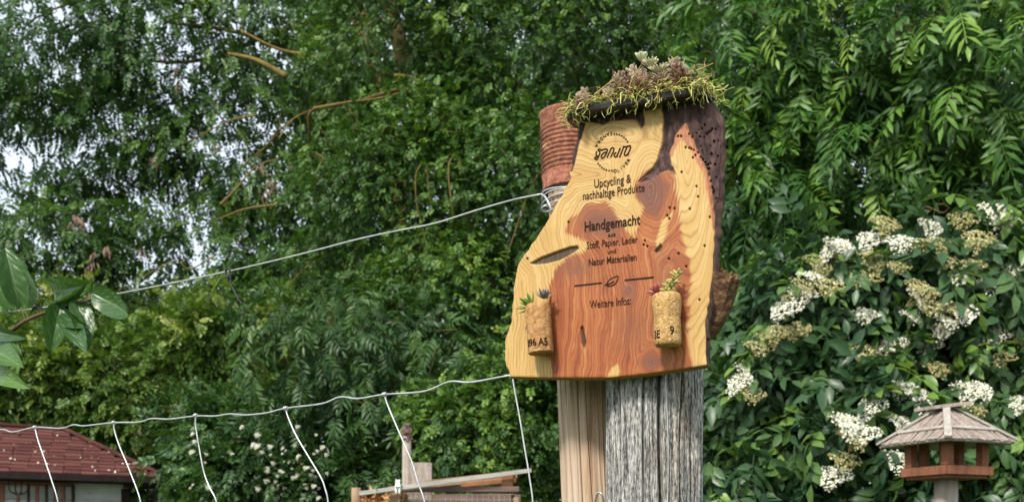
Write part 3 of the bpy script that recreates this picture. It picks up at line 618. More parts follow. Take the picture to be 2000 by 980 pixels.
def line_text(s, x0, y0, x1, cap, bold=.012, parent=sign, capref=None):
    me, v = text_mesh(s, bold); a = S(x0, y0, .0005); wd = np.linalg.norm(S(x1, y0) - S(x0, y0)); mpp = SD(x0) / F
    v[:, 0] = (v[:, 0] - v[:, 0].min()) / np.ptp(v[:, 0]) * wd; v[:, 1] *= cap * mpp / .73
    o = put_flat(me, v, a, M['ink'], parent); o['label'] = 'burnt lettering reading ' + s.replace(',', '').replace(':', '').replace('&', 'and'); return o
line_text('Upcycling &', 1161, 367, 1232, 17, .002); line_text('nachhaltige Produkte', 1139, 391, 1258, 17, .002)
line_text('Handgemacht', 1142, 452, 1250, 20, .014); line_text('aus', 1188, 463, 1202, 9); line_text('Stoff, Papier, Leder', 1146, 486, 1245, 14, .006)
line_text('und', 1187, 496, 1203, 9); line_text('Natur Materialien', 1150, 519, 1243, 14, .010); line_text('Weitere Infos:', 1152, 602, 1232, 16, .002)
def stroke(mb, pts, wpx, off=.0006, n=None):
    """a flat burnt stroke on the face of the sign, traced through pixels"""
    p = np.array([S(x, y, off) for x, y in pts]); q = spline(p, n or max(6, 4 * len(p))) if len(p) > 2 else p
    T = nrm(np.gradient(q, axis=0)); B = nrm(np.cross(NRM, T)); h = wpx * .5 * 1.2 / F
    L = q + B*h; R = q - B*h; m = len(q); Vv = list(L) + list(R) + list(L - NRM*.001) + list(R - NRM*.001)
    mb.add(Vv, [(i, i+1, m+i+1, m+i) for i in range(m-1)] + [(i, i+1, 2*m+i+1, 2*m+i) for i in range(m-1)] + [(m+i, m+i+1, 3*m+i+1, 3*m+i) for i in range(m-1)])
mb = MB(); stroke(mb, [(1122, 558), (1150, 555), (1176, 552)], 2.6); mb.build('ornament_line', M['ink'], sign)
mb = MB(); stroke(mb, [(1220, 547), (1250, 544), (1277, 541)], 2.8); mb.build('ornament_line', M['ink'], sign)
mb = MB(); stroke(mb, [(1181, 557), (1188, 555), (1195, 552), (1199, 549)], 2.4); stroke(mb, [(1207, 538.5), (1207, 545), (1203, 552), (1197, 557), (1189, 558.5), (1184, 556)], 2.2); stroke(mb, [(1207, 538.5), (1200, 541), (1192, 545), (1187, 551), (1184, 556)], 1.8)
mb.build('leaf_ornament', M['ink'], sign)
# round emblem: dotted ring, two arced names, rotational word in the middle (traced in a 980 px enlargement)
Z_ = lambda pts: [(1150 + x / 9.8, 245 + y / 9.8) for x, y in pts]
mb = MB()
for st in ([(150, 500), (140, 550), (160, 590), (120, 615), (120, 640), (160, 645), (190, 590), (215, 520), (190, 490), (180, 470), (205, 455), (235, 470), (238, 490)],
           [(245, 480), (275, 465), (320, 455), (355, 460), (350, 500), (320, 570), (285, 615), (250, 625), (240, 595), (260, 550), (300, 520), (335, 515)],
           [(350, 615), (400, 510), (425, 455), (450, 430), (480, 440), (475, 490), (445, 560), (418, 612)],
           [(530, 525), (500, 535), (485, 570), (500, 600), (535, 595), (560, 540), (605, 430)],
           [(555, 590), (540, 600)], [(590, 612), (635, 500), (668, 415)],
           [(650, 415), (690, 410), (735, 405), (785, 390), (800, 410), (790, 460), (760, 530), (745, 560), (765, 565)], [(735, 405), (710, 470), (685, 530), (685, 565), (715, 575), (750, 545)]):
    stroke(mb, Z_(st), 2.7)
mb.build('emblem_word', M['ink'], sign)
def dot(mb, px, py, rp):
    c = S(px, py, .0006); h = rp * 1.2 / F; V = [c + h*(U*math.cos(a) + UP*math.sin(a)) for a in np.linspace(0, 2*math.pi, 10, endpoint=False)]
    mb.add(V, [tuple(range(10))])
for dl in ([(487,165),(537,170),(587,182),(632,203),(675,232),(712,266),(741,312)], [(181,730),(214,770),(252,806),(294,834),(340,855),(392,866),(446,866)]):
    for x, y in dl:
        mb = MB(); dot(mb, *Z_([(x, y)])[0], 1.75); mb.build('emblem_dot', M['ink'], sign)
def arc_letters(chars, pts, flip):
    cx, cy = Z_([(462, 515)])[0]
    for ch, p in zip(chars, pts):
        px, py = Z_([p])[0]; me, v = text_mesh(ch, .012); v[:, 0] -= (v[:, 0].max() + v[:, 0].min())/2; v[:, 1] -= .36; v[:, :2] *= 6.6 * 1.2 / F / .73
        d = nrm(S(cx, cy) - S(px, py)); put_flat(me, v, S(px, py, .0005), M['ink'], sign, X=np.cross(d, NRM), Yv=d, name='emblem_letter')
arc_letters('OLIVER', [(505,870),(570,858),(622,820),(672,775),(722,722),(765,665)], False)
arc_letters('SANDRA', [(432,158),(366,175),(304,215),(240,262),(192,320),(150,388)], True)
# ================================================================== posts
def post(name, label, c0, c1, r0, r1, mat, cracks, seed, gr=1.0):
    """a cracked upright post from the ground; c0 at the ground, c1 at the top"""
    r = np.random.default_rng(seed); nz = 190; a = np.concatenate([np.linspace(0, math.pi, 30, endpoint=False), np.linspace(math.pi, 2*math.pi, 320, endpoint=False)]); na = len(a)
    zz = np.concatenate([np.linspace(0, 1.55, 12, endpoint=False), np.linspace(1.55, c1[2], nz - 12)]); A, ZZ = np.meshgrid(a, zz)
    t = np.clip(ZZ / c1[2], 0, 1); R = r0*(1-t) + r1*t
    R = R * (1 + .05*np.sin(2*A + seed) + .03*np.sin(3*A + 1 + ZZ)) + (fbm(A*3+seed, ZZ*2.5) - .47)*.006 + gr*((fbm(A*26, ZZ*7, o=3) - .45)*.0045 + (fbm(A*70, ZZ*30, o=2) - .4)*.0016)
    for ca, wd, dp, z0, z1 in cracks:
        cen = ca + .05*np.sin(ZZ*7 + ca*9) + .025*np.sin(ZZ*23 + ca); dd = np.abs((A - cen + math.pi) % (2*math.pi) - math.pi)
        R -= dp * np.clip(1 - dd/wd, 0, 1) * np.clip((ZZ - z0)/.04, 0, 1) * np.clip((z1 - ZZ)/.04, 0, 1)
    C = np.asarray(c0)[None, None] * (1-t[..., None]) + np.asarray(c1)[None, None]*t[..., None]; C[..., 2] = ZZ
    V = C + np.stack([R*np.cos(A), R*np.sin(A), 0*A], -1)
    ix = np.arange(nz*na).reshape(nz, na); nx = np.roll(ix, -1, 1); q = np.stack([ix[:-1], nx[:-1], nx[1:], ix[1:]], -1).reshape(-1, 4)
    V = np.vstack([V.reshape(-1, 3), np.asarray(c1)[None]]); 
    t_ = thing(name, label, 'post', (c0[0], c0[1], 0)); ob('timber', mesh_np('timber', V, q, None, True), mat, t_)
    mb = MB(); top = V[(nz-1)*na:nz*na]; mb.add(list(top) + [V[-1]], [(i, (i+1) % na, na) for i in range(na)]); mb.build('end_grain', mat, t_)
    return t_
k = NM('weathered_grey', .9, .15); v = k.coord('Object', (1, 1, .055)); n = k.noise(v, 330, 9, .75, .25); n2 = k.noise(k.coord('Object', (1, 1, .3)), 18, 4); fl = k.noise(k.coord('Object', (1, 1, .22)), 620, 5, .7)
f = k.math('ADD', k.math('MULTIPLY', n, .5), k.math('MULTIPLY', fl, .5)); c = k.ramp(f, [(.39, (.022, .022, .024)), (.455, (.13, .125, .12)), (.515, (.36, .35, .335)), (.60, (.70, .685, .65))])
c = k.mix(k.math('MULTIPLY', k.ramp(n2, [(.5, (0,)*3), (.68, (1,)*3)]), .55), c, (.80, .62, .42), 'MULTIPLY'); k.color(c); k.bump(f, .9, .004); M['grey_wood'] = k.m
k = NM('tan_wood', .75, .25); v = k.coord('Object', (1, 1, .06)); n = k.noise(v, 70, 7, .6, .6); n2 = k.noise(k.coord('Object', (1, 1, .25)), 14, 4)
c = k.ramp(n, [(.28, (.22, .14, .085)), (.42, (.40, .29, .20)), (.58, (.52, .41, .31)), (.72, (.58, .50, .41))]); c = k.mix(k.ramp(n2, [(.45, (0,)*3), (.7, (.7,)*3)]), c, (.9, .62, .40), 'MULTIPLY'); k.color(c); k.bump(n, .5, .003); M['tan_wood'] = k.m
gx, gy = .1284*1.259, 1.259; gtop = S(1275, 300)[2]
post('grey_post', 'thick cracked silver grey weathered post carrying the wooden sign', (gx - .003, gy, 0), (gx, gy, gtop), .0565, .0555, M['grey_wood'],
     [(-1.50, .05, .014, 0, 3), (-1.16, .035, .008, 0, 3), (-1.9, .03, .007, 0, 1.75), (-.78, .045, .010, 0, 1.69), (-2.45, .03, .006, 0, 3), (-1.34, .02, .005, 1.5, 1.62), (-.35, .04, .008, 0, 3), (-2.2, .02, .005, 1.56, 1.68), (-1.7, .02, .004, 1.6, 3)], 4)
lD = 1.318; lb = P(1154, 980, lD); lt = P(1121, 232, lD); sl_ = (lt - lb) / (lt[2] - lb[2]); l0 = lb - sl_ * lb[2]
post('tan_post', 'smooth tan brown fence post under the rusty can', (l0[0], lD, 0), tuple(lt - sl_*.004), .0365, .0335, M['tan_wood'],
     [(-2.62, .03, .006, 0, 3), (-2.3, .022, .004, 0, 3), (-1.95, .03, .005, 0, 3), (-1.62, .02, .004, 0, 3), (-2.85, .06, .006, 1.56, 1.65)], 7, .25)
# rusty ribbed can upside down over the post top
k = NM('rusty_tin', .78, .35); n = k.noise(k.coord('Object'), 170, 8, .7); n2 = k.noise(k.coord('Object'), 42, 5, .6)
c = k.ramp(n, [(.32, (.085, .028, .016)), (.5, (.24, .085, .048)), (.66, (.38, .16, .10))]); c = k.mix(k.ramp(n2, [(.66, (0,)*3), (.72, (1,)*3)]), c, (.55, .36, .17)); k.color(c); k.bump(n, .6, .002); M['rust'] = k.m
Rr = .0372; H = (375-222)/F*lD; prof_ = [(Rr*.98, 0), (Rr*1.02, .0005), (Rr*1.025, .002), (Rr, .004), (Rr, .017)]
for i in range(45):
    h = .017 + (H - .036) * i/44; prof_.append((Rr + .0011*math.sin(i*math.pi/2*1.0), h))
prof_ += [(Rr, H-.017), (Rr*.995, H-.006), (Rr*1.015, H-.004), (Rr*1.015, H-.001), (Rr*.97, H), (Rr*.94, H-.002), (.0005, H-.002)]
cb = P(1121, 376, lD); can = thing('tin_can', 'rusty brown ribbed tin can turned upside down over the post', 'can', tuple(cb))
mb = MB(); mb.lathe(prof_, cb, X=(1, 0, 0), Y=(0, 1, 0), Z=nrm(sl_), n=72, cap=False); mb.build('can_body', M['rust'], can, True)
# ================================================================== planted roof tray
trL, trR = 1112, 1386
def TR(px, py0, off): return S(px, py0, off)
zt_ = S(1250, 217)[2]
tray = thing('roof_tray', 'narrow black tray holding moss and sedum as a roof over the sign', 'tray', (*S(1250, 217)[:2], zt_))
k = NM('tray_black', .28, .5); n = k.noise(k.coord('Object'), 60, 5); k.color(k.ramp(n, [(.35, (.008, .008, .010)), (.7, (.035, .032, .030))])); k.bump(n, .15, .002); M['tray'] = k.m
uL = np.dot(S(trL, 217), U); uR = np.dot(S(trR, 217), U); b0 = S(1250, 217); ub = np.dot(b0, U)
def tp(u, off, z): return b0 + U*(u - ub) + NRM*off + UP*(z)
mb = MB(); pr = [(.017, .000), (.0195, .0015), (.0205, .006), (.0195, .0075), (.018, .006), (.017, .003), (-.020, .003), (-.0215, .008), (-.023, .008), (-.023, .000)]
us = np.linspace(uL, uR, 24); Vt = []
for u in us:
    e = min(u - uL, uR - u); pin = min(1, .55 + e / .02 * .45)
    for o_, z_ in pr: Vt.append(tp(u, (o_ + .008)*pin - .008, z_ + .0008*math.sin(u*40)))
m_ = len(pr); mb.add(Vt, [(i*m_+j, i*m_+(j+1) % m_, (i+1)*m_+(j+1) % m_, (i+1)*m_+j) for i in range(23) for j in range(m_)] + [tuple(range(m_)), tuple(range(23*m_, 24*m_))])
mb.build('tray_body', M['tray'], tray, False)
# soil and moss
k = NM('moss_strand', .8, .2); k.color(k.ramp(k.attr('tint'), [(0, (.10, .06, .025)), (.3, (.20, .20, .05)), (.6, (.44, .44, .12)), (.85, (.60, .58, .22)), (1, (.68, .60, .34))])); M['moss'] = k.m
def strands(r, n, fn, mat, name, sides=4):
    Vs = []; Fs = []; Ts = []; o = 0
    for _ in range(n):
        p0, d, L, rd, tint, sagk = fn(r); q = [p0]; m = 6
        cur = nrm(d)
        for j in range(m - 1): cur = nrm(cur + r.normal(0, .55, 3) + np.array([0, 0, -sagk])); q.append(q[-1] + cur*L/m)
        mb = MB().tube(q, np.linspace(rd, rd*.45, m), sides, False); Vs += mb.v; Fs += [tuple(i+o for i in f) for f in mb.f]; Ts += [tint]*len(mb.v); o = len(Vs)
    return mesh_np(name, np.array(Vs), np.array(Fs), {'tint': np.array(Ts)}, True)
mound = lambda f: .006 + .008*math.sin(math.pi*min(max(f, 0), 1))**.7 + .007*math.exp(-((f-.6)/.25)**2)
def moss_fn(r):
    f = r.random()**.9; u = uL + (uR-uL)*(f*1.03 - .01); o_ = r.uniform(-.022, .020); front = o_ > .010
    h = mound(f) * (1 - ((o_+.001)/.026)**2*.6); p = tp(u, o_, .005 + h*r.uniform(.2, 1))
    d = np.array([0, 0, 1.0])*r.uniform(-.35, .45) + NRM*(o_*30 + r.normal(0, .6)) + U*r.normal(0, 1.1)
    return p, d, r.uniform(.014, .034), r.uniform(.0005, .0010), float(np.clip(r.normal(.55, .22), 0, 1)), .22 if front else .08
rm = np.random.default_rng(8)
moss = ob('moss', strands(rm, 1000, moss_fn, None, 'moss'), M['moss']); tag(moss, 'tangled yellow green moss spilling over the black roof tray', 'moss', kind='stuff')
mb = MB(); Vt = []; nu, no = 40, 12
for i in range(nu):
    f = i/(nu-1)
    for j in range(no):
        g_ = j/(no-1); o_ = -.020 + .037*g_; Vt.append(tp(uL + (uR-uL)*(.02+.96*f), o_, .004 + mound(f)*.8*math.sin(math.pi*g_)**.6 + rm.normal(0, .0012)))
k = NM('soil', .95, .1); n = k.noise(k.coord('Object'), 220, 5); k.color(k.ramp(n, [(.35, (.03, .022, .012)), (.7, (.13, .11, .04))])); k.bump(n, 1, .004)
soil = mb.add(Vt, [(i*no+j, i*no+j+1, (i+1)*no+j+1, (i+1)*no+j) for i in range(nu-1) for j in range(no-1)]).build('soil', k.m, tray, True)
# sedum sprigs: a stem ringed with plump finger leaves
k = NM('sedum', .5, .4); c = k.ramp(k.attr('tint'), [(0, (.20, .065, .050)), (.3, (.29, .17, .125)), (.6, (.36, .28, .19)), (.85, (.46, .45, .26)), (1, (.55, .57, .36))]); k.color(c); M['sedum'] = k.m
def finger(mb, p, d, L, rd, n=6): 
    q = [p + d*L*t for t in (0, .25, .6, .88, 1)]; mb.tube(q, np.array([.45, .9, 1, .75, .2])*rd, n)
def sedum_mesh(r, h, spread, tint, nl=70, fl=.010):
    Vs = MB(); Ts = []; st = spline([[0, 0, 0], [r.normal(0, .004), r.normal(0, .004), h*.5], [r.normal(0, .006), r.normal(0, .006), h]], 6); Vs.tube(st, .0016, 5); Ts += [.15]*len(Vs.v)
    for j in range(nl):
        t = (j/nl)**.7; p = st[min(5, int(t*5.99))]; a = j*2.4; el_ = -.2 + 1.25*t; d = nrm(np.array([math.cos(a)*math.cos(el_), math.sin(a)*math.cos(el_), math.sin(el_) + .1]))
        b = len(Vs.v); finger(Vs, p + d*.001, d, fl*r.uniform(.75, 1.15)*spread*(1.15 - .4*t), .00098); Ts += [float(np.clip(tint + .35*(t-.5) + r.normal(0, .13), 0, 1))]*(len(Vs.v)-b)
    me = Vs.mesh('sedum_sprig', True); at = me.attributes.new('tint', 'FLOAT', 'POINT'); at.data.foreach_set('value', np.array(Ts, np.float32)); me.materials.append(M['sedum']); return me
SPR = [(1142,196,.018,.95,.35,.024,'small purple brown sedum sprig at the low end of the roof tray'), (1160,200,.016,.9,.45,.02,'short dusky sedum sprig leaning over moss near the can'),
       (1218,168,.028,1.2,.30,.016,'reddish sedum sprig on the roof tray beside a dry twig'), (1240,150,.030,1.2,.40,.012,'brown sedum sprig in the middle of the roof planting'),
       (1262,142,.036,1.25,.55,.010,'tallest brown sedum sprig crowding the middle of the roof planting'), (1280,128,.042,1.3,.80,.012,'tallest pale green tipped sedum sprig crowning the roof tray'),
       (1300,150,.032,1.2,.35,.006,'bushy grey brown sedum sprig behind the tallest sprig'), (1319,136,.040,1.3,.45,.012,'upright pinkish sedum sprig beside the orange root'),
       (1334,150,.034,1.2,.22,.014,'dark red sedum sprig leaning toward the orange root'), (1250,165,.024,1.2,.25,.022,'low dark sedum sprig tucked into moss'), (1290,165,.024,1.2,.3,.022,'low brown sedum sprig tucked under the tallest sprig'), (1206,180,.018,1.0,.6,.018,'small green sedum sprig next to the dry twig')]
for px, py, h, sp, ti_, o_, lab in SPR:
    u = np.dot(S(px, 217), U); topz = S(px, py)[2]; f = (u - uL)/(uR - uL)
    h = max(.010, topz - .006 - zt_ - .004) if px > 1200 else h
    me = sedum_mesh(rm, h, sp, ti_, int(60 + 2300*h)); o = ob('sedum_sprig', me); p = tp(u, o_*.6, 0); o.location = (p[0], p[1], max(zt_ + .004, topz - h)); o.rotation_euler = (rm.normal(0, .15), rm.normal(0, .12), rm.uniform(0, 6))
    tag(o, lab, 'sedum', 'sedum sprigs planted on the roof tray')
k = NM('dry_root', .8, .2); k.color(k.ramp(k.noise(k.coord('Object'), 90, 4), [(.3, (.20, .12, .04)), (.7, (.48, .34, .15))])); M['root'] = k.m
def root(pts, rd, label, side=6, sd=1, off=.012):
    r = np.random.default_rng(sd); q = spline([S(x, y, off + r.normal(0, .003)) for x, y in pts], 18); mb = MB(); mb.tube(q, np.linspace(rd, rd*.4, 18), 6)
    for j in range(side):
        i = r.integers(3, 17); d = nrm(r.normal(size=3)); e = q[i] + d*r.uniform(.006, .013); mb.tube(spline([q[i], (q[i]+e)/2 + r.normal(0, .0015, 3), e], 6), np.linspace(rd*.55, rd*.25, 6), 4)
    return tag(mb.build('dry_root', M['root'], None, True), label, 'root', 'dry roots on the roof tray')
root([(1336,162),(1352,152),(1366,148),(1380,138),(1400,135)], .0011, 'feathery orange root curling up beyond the sedum sprigs', 16, 1)
root([(1350,168),(1372,163),(1385,160),(1394,150),(1398,147)], .0009, 'thin forked pale root sticking out past the tray end', 5, 2)
root([(1352,172),(1372,176),(1380,182),(1382,196)], .0011, 'stubby pale root hanging over the tray end', 8, 3)
root([(1168,192),(1186,180),(1204,172),(1222,163),(1232,158)], .0013, 'straight dry twig slanting through the planted moss', 2, 4)
root([(1250,165),(1256,140),(1272,131),(1288,134),(1294,150)], .0009, 'looped brown runner arching over the sedum sprigs', 0, 5, .015)
root([(1160,222),(1168,214),(1182,198),(1200,204),(1208,212)], .0009, 'pale root draped over the black tray front', 3, 6, .023)
root([(1290,213),(1296,206),(1300,196),(1312,190),(1334,194)], .0009, 'pale root fingers dangling before the dark bark band', 5, 7, .023)
# ================================================================== corks with succulents
def cork_mat(name, c1, c2, c3, sc):
    k = NM(name, .85, .2); vo = k.voronoi(k.coord('Object'), sc); n = k.noise(k.coord('Object'), sc*1.6, 5, .7); n2 = k.noise(k.coord('Object', (1, 1, 1.6)), sc*.5, 4, .7, .8)
    c = k.ramp(vo.outputs['Color'], [(.1, c1), (.55, c2), (.95, c3)]); c = k.mix(k.ramp(n2, [(.30, (.85,)*3), (.44, (0,)*3)]), c, (.14, .06, .022)); k.color(c); k.bump(k.math('SUBTRACT', n, k.math('MULTIPLY', vo.outputs['Distance'], .6)), .7, .0015); return k.m
M['cork_a'] = cork_mat('cork_coarse', (.27, .13, .05), (.40, .215, .085), (.50, .29, .125), 210); M['cork_b'] = cork_mat('cork_fine', (.33, .18, .06), (.49, .30, .115), (.60, .41, .19), 420)
def cork(top, bot, prof, mat, label, marks, ntint):
    a = S(*bot); b = S(*top); ax = nrm(b - a); H = np.linalg.norm(b - a); rmax = max(p[0] for p in prof); c = a + NRM*(rmax + .0002); t = thing('cork_planter', label, 'cork', tuple(a), 'cork planters on the sign')
    X = nrm(np.cross(ax, NRM)); mb = MB(); mb.lathe([(rd, h*H) for rd, h in prof], c, X=X, Y=np.cross(ax, X), Z=ax, n=40, cap=True); mb.build('cork_body', mat, t, False if False else True)
    for s, ang, h, sz in marks:
        me, v = text_mesh(s, .02); sc = sz * 1.2 / F / .73; v[:, 0] -= np.ptp(v[:, 0])/2; v[:, 0] *= sc*.8; v[:, 1] *= sc; rd = np.interp(h, [p[1] for p in prof], [p[0] for p in prof]) + .00025
        an = ang + v[:, 0]/rd; out_ = np.cos(an)[:, None]*NRM + np.sin(an)[:, None]*nrm(np.cross(ax, NRM))
        co = c + ax*(h*H) + v[:, 1:2]*ax + out_*(rd + (v[:, 2:3] > 0)*.0003); me.vertices.foreach_set('co', co.astype(np.float32).ravel()); me.update(); ob('printed_mark', me, M['ink'], t)
    return t, c, ax, H
Ra = 25.5*1.2/F; Rb = 26.5*1.2/F
_, ca, axa, Ha = cork((1060, 600), (1067, 694), [(.0005, 0), (Ra*.93, 0), (Ra*.985, .01), (Ra*.99, .03), (Ra, .5), (Ra*1.01, .93), (Ra*.985, .985), (Ra*.9, 1), (.0005, .985)], M['cork_a'], 'straight brown wine cork with printed base holding green succulent', [('096', -.40, .125, 15), ('A5', .62, .115, 15)], .3)
_, cb_, axb, Hb = cork((1310, 580), (1313, 680), [(.0005, 0), (Rb*.84, 0), (Rb*.93, .02), (Rb*.95, .10), (Rb*.97, .3), (Rb*.94, .48), (Rb*.93, .55), (Rb*.99, .64), (Rb*1.04, .76), (Rb*1.04, .92), (Rb*.98, .975), (Rb*.85, 1), (.0005, .985)], M['cork_b'], 'pale waisted champagne cork holding a red and yellow succulent', [('3E', -.62, .13, 15), ('9', .60, .17, 16)], .3)
def rosette(name, label, c, ax, n, L, wd, stops, opn=.9, seed=0):
    r = np.random.default_rng(seed); t = thing(name, label, 'succulent', tuple(c)); X = nrm(np.cross(ax, [0.3, .5, .2])); Y = np.cross(ax, X)
    k = NM(name + '_leaf', .5, .4); oi = k.n.new('ShaderNodeObjectInfo'); k.color(k.ramp(oi.outputs['Random'], stops))
    for j in range(n):
        f = j/n; a = j*2.4; el_ = .12 + (1 - f)*0 + f*1.25*opn; d = nrm(X*math.cos(a)*math.cos(el_) + Y*math.sin(a)*math.cos(el_) + ax*math.sin(el_)); Ll = L*(1.1 - .55*f)*r.uniform(.85, 1.1); sd = nrm(np.cross(ax, d)); nn = np.cross(d, sd)
        mb = MB(); q = [c + d*Ll*t_ + ax*Ll*.35*t_*t_ for t_ in (0, .3, .62, .88, 1)]; ws = np.array([.5, .95, 1, .6, .06])*wd; V = []
        for p_, w_ in zip(q, ws): V += [p_ + sd*w_, p_ + nn*w_*.35, p_ - sd*w_, p_ - nn*w_*.45]
        mb.add(V, [(i*4+b, i*4+(b+1) % 4, i*4+4+(b+1) % 4, i*4+4+b) for i in range(4) for b in range(4)]); mb.build('leaf', k.m, t, True)
    return t
gst = [(0, (.06, .14, .02)), (.6, (.17, .28, .05)), (1, (.34, .42, .11))]
rosette('succulent', 'flat bright green succulent rosette spilling from the brown cork', ca + axa*(Ha-.002) - U*.006 + NRM*.003, nrm(axa*.8 - U*.7 + NRM*.2), 16, .0165, .0022, gst, .8, 1)
rosette('succulent', 'grey purple spiky succulent rosette above the brown cork', ca + axa*(Ha+.006) + U*.008, nrm(axa + U*.35 + NRM*.4), 26, .0125, .0015, [(0, (.10, .09, .08)), (.6, (.20, .18, .17)), (1, (.34, .30, .29))], 1.0, 2)
rosette('succulent', 'crimson pointed succulent rosette in the champagne cork', cb_ + axb*(Hb+.001) - U*.008 + NRM*.004, nrm(axb*.9 - U*.5 + NRM*.3), 22, .0115, .0014, [(0, (.22, .03, .05)), (.6, (.36, .08, .10)), (1, (.45, .20, .17))], 1.0, 3)
def sprig(label, c, ax, H, seed):
    r = np.random.default_rng(seed); t = thing('succulent', label, 'succulent', tuple(c)); q = spline([c, c + ax*H*.5 + U*.001, c + ax*H + U*.005], 8); mb = MB(); mb.tube(q, .0011, 6); mb.build('stem', M['root'], t, True)
    k = NM('sprig_leaf', .5, .4); oi = k.n.new('ShaderNodeObjectInfo'); k.color(k.ramp(oi.outputs['Random'], [(0, (.22, .22, .05)), (.6, (.42, .40, .13)), (1, (.58, .55, .26))]))
    for j in range(26):
        f = j/26; i = min(7, int(f*8)); a = j*2.4; d = nrm(U*math.cos(a) + NRM*math.sin(a) + ax*(.1 + .7*(f > .8)*f)); L = .0065*r.uniform(.8, 1.2)*(.6 + .6*(f > .45)); mb = MB(); finger(mb, q[i], d, L, .0014); mb.build('leaf', k.m, t, True)
sprig('yellow green upright sedum sprig rising from the champagne cork', cb_ + axb*(Hb-.001) + U*.004, nrm(axb + U*.18), .021, 4)
sprig('low yellow green sedum tuft between red rosette and tall sprig', cb_ + axb*(Hb-.002) + U*.000 + NRM*.003, nrm(axb + NRM*.3), .008, 5)
# ================================================================== fence wires
FD = np.array([-.8184, .5746, 0]); F0 = np.array([.035, 1.262, 0])
def FP(px, py, off=0.0):
    """point on the fence plane seen at (px, py)"""
    p = (px - 1000)/F; t = (F0[0] - F0[1]*p)/(-FD[0] + FD[1]*p); D = F0[1] + FD[1]*t; return P(px, py, D - off)
top_pts = [(-260,668),(-60,628),(0,613),(40,606),(100,598),(200,579),(300,560),(440,531),(540,508),(620,488),(700,467),(780,450),(850,436),(930,411),(1000,391),(1058,379)]
tw = thing('top_wire', 'straight galvanised wire strained from the apple twig up to the can', 'wire', tuple(FP(1058, 379)))
q = spline([FP(*top_pts[0]) + FD*g for g in np.arange(3.0, .1, -.25)] + [FP(*p) for p in top_pts], 150); wr = .00115
q = np.vstack([q, ])
mb = MB(); mb.tube(q, wr, 8); mb.build('strand', M['wire'], tw, True)
mb = MB(); cw = P(1121, 390, lD)
for tz, rd in ((.0, .0385), (-.005, .039), (-.010, .0385), (.004, .0388)):
    an = np.linspace(math.pi*.55, math.pi*1.75, 26); mb.tube([cw + np.array([rd*math.cos(a), rd*math.sin(a), tz + .002*math.sin(a*2 + tz*300)]) for a in an], .001, 6)
mb.build('wrap', M['wire'], tw, True)['kind'] = 'stuff'
mb = MB(); mb.tube(spline([FP(1058, 379), FP(1066, 386, .012), FP(1073, 400, .014), FP(1078, 412, .012)], 14), .0012, 7); mb.build('wire_tail', M['wire'], tw, True)
mb = MB(); mb.tube(spline([FP(1076, 404, .008), FP(1064, 402, .014), FP(1058, 408, .012), FP(1064, 414, .008), FP(1074, 412, .004)], 18), .0011, 7); mb.build('wire_tail', M['wire'], tw, True)
# mesh fence: one wavy line wire with bent stays knotted on
fence = thing('mesh_fence', 'wavy galvanised sheep fence wire with bent uprights knotted below it', 'fence', tuple(FP(998, 734) * [1, 1, 0]))
lw_pts = [(-160,868),(-60,846),(0,838),(26,843),(68,834),(118,836),(144,829),(164,831),(222,825),(270,824),(296,817),(330,818),(382,812),(420,812),(448,808),(478,810),(520,806),(557,797),(628,788),(664,775),(700,778),(750,770),(828,764),(878,745),(920,746),(998,732)]
q = spline([FP(*lw_pts[0]) + FD*g + UP*.004*math.sin(g*31) for g in np.arange(3.0, .05, -.1)] + [FP(x, y) for x, y in lw_pts], 300); mb = MB(); mb.tube(q, .00125, 8); mb.build('line_wire', M['wire'], fence, True)
STAY = [[(68,834),(74,858),(86,893),(100,934),(114,985)], [(222,825),(224,842),(234,872),(252,915),(276,985)], [(382,811),(382,830),(388,868),(398,920),(409,950),(424,985)],
        [(558,797),(562,812),(577,847),(602,890),(626,930),(634,950),(641,985)], [(751,770),(757,790),(776,835),(804,900),(816,940),(831,990)], [(1001,734),(1006,765),(1016,820),(1025,875),(1034,930),(1041,990)]]
for st in STAY:
    pts = [FP(*p) for p in st]; e = pts[-1].copy(); e2 = e.copy(); e2[2] = .35; pts += [e*(1-g) + e2*g + FD*.012*math.sin(g*9) for g in np.arange(.04, 1.01, .04)]
    mb = MB(); mb.tube(spline(pts, 140), .00105, 8); sy = mb.build('stay_wire', M['wire'], fence, True)
    c = pts[0]; mb = MB(); an = np.linspace(0, 2*math.pi*2.6, 40); mb.tube([c + FD*(.0028*(a/8 - 1)) + .0023*(np.array([0, 0, 1])*math.cos(a) + np.array([-.5746, -.8184, 0])*math.sin(a)) for a in an], .0009, 6); mb.build('wire_knot', M['wire'], fence, True)
mb = MB(); mb.tube([FP(-900, 1040), FP(0, 1065), FP(1040, 1085)], .00115, 6); mb.build('line_wire', M['wire'], fence, True)
# thin stay on the face of the grey post, and bits of staple
gfront = lambda px, py: P(px, py, gy - math.sqrt(max(0, .0575**2 - ((px-1000)/F*1.215 - gx)**2)) - .0012)
st = [(1299,728),(1301,770),(1304,830),(1305,890),(1304,985)]; pts = [gfront(*p) for p in st]; e = pts[-1].copy(); pts += [e - UP*g for g in np.arange(.03, .7, .03)]
o = MB(); o.tube(spline(pts, 120), .0007, 6); tag(o.build('stay_wire', M['wire'], None, True), 'thin straight wire running down the face of the grey post', 'wire')
o = MB(); o.tube(spline([P(1181, 985, 1.245), P(1176, 965, 1.236), P(1168, 962, 1.24), P(1164, 972, 1.25), P(1160, 990, 1.26)], 20), .0013, 7); tag(o.build('wire_hook', M['wire'], None, True), 'bent wire hook caught between the grey and tan posts', 'wire')
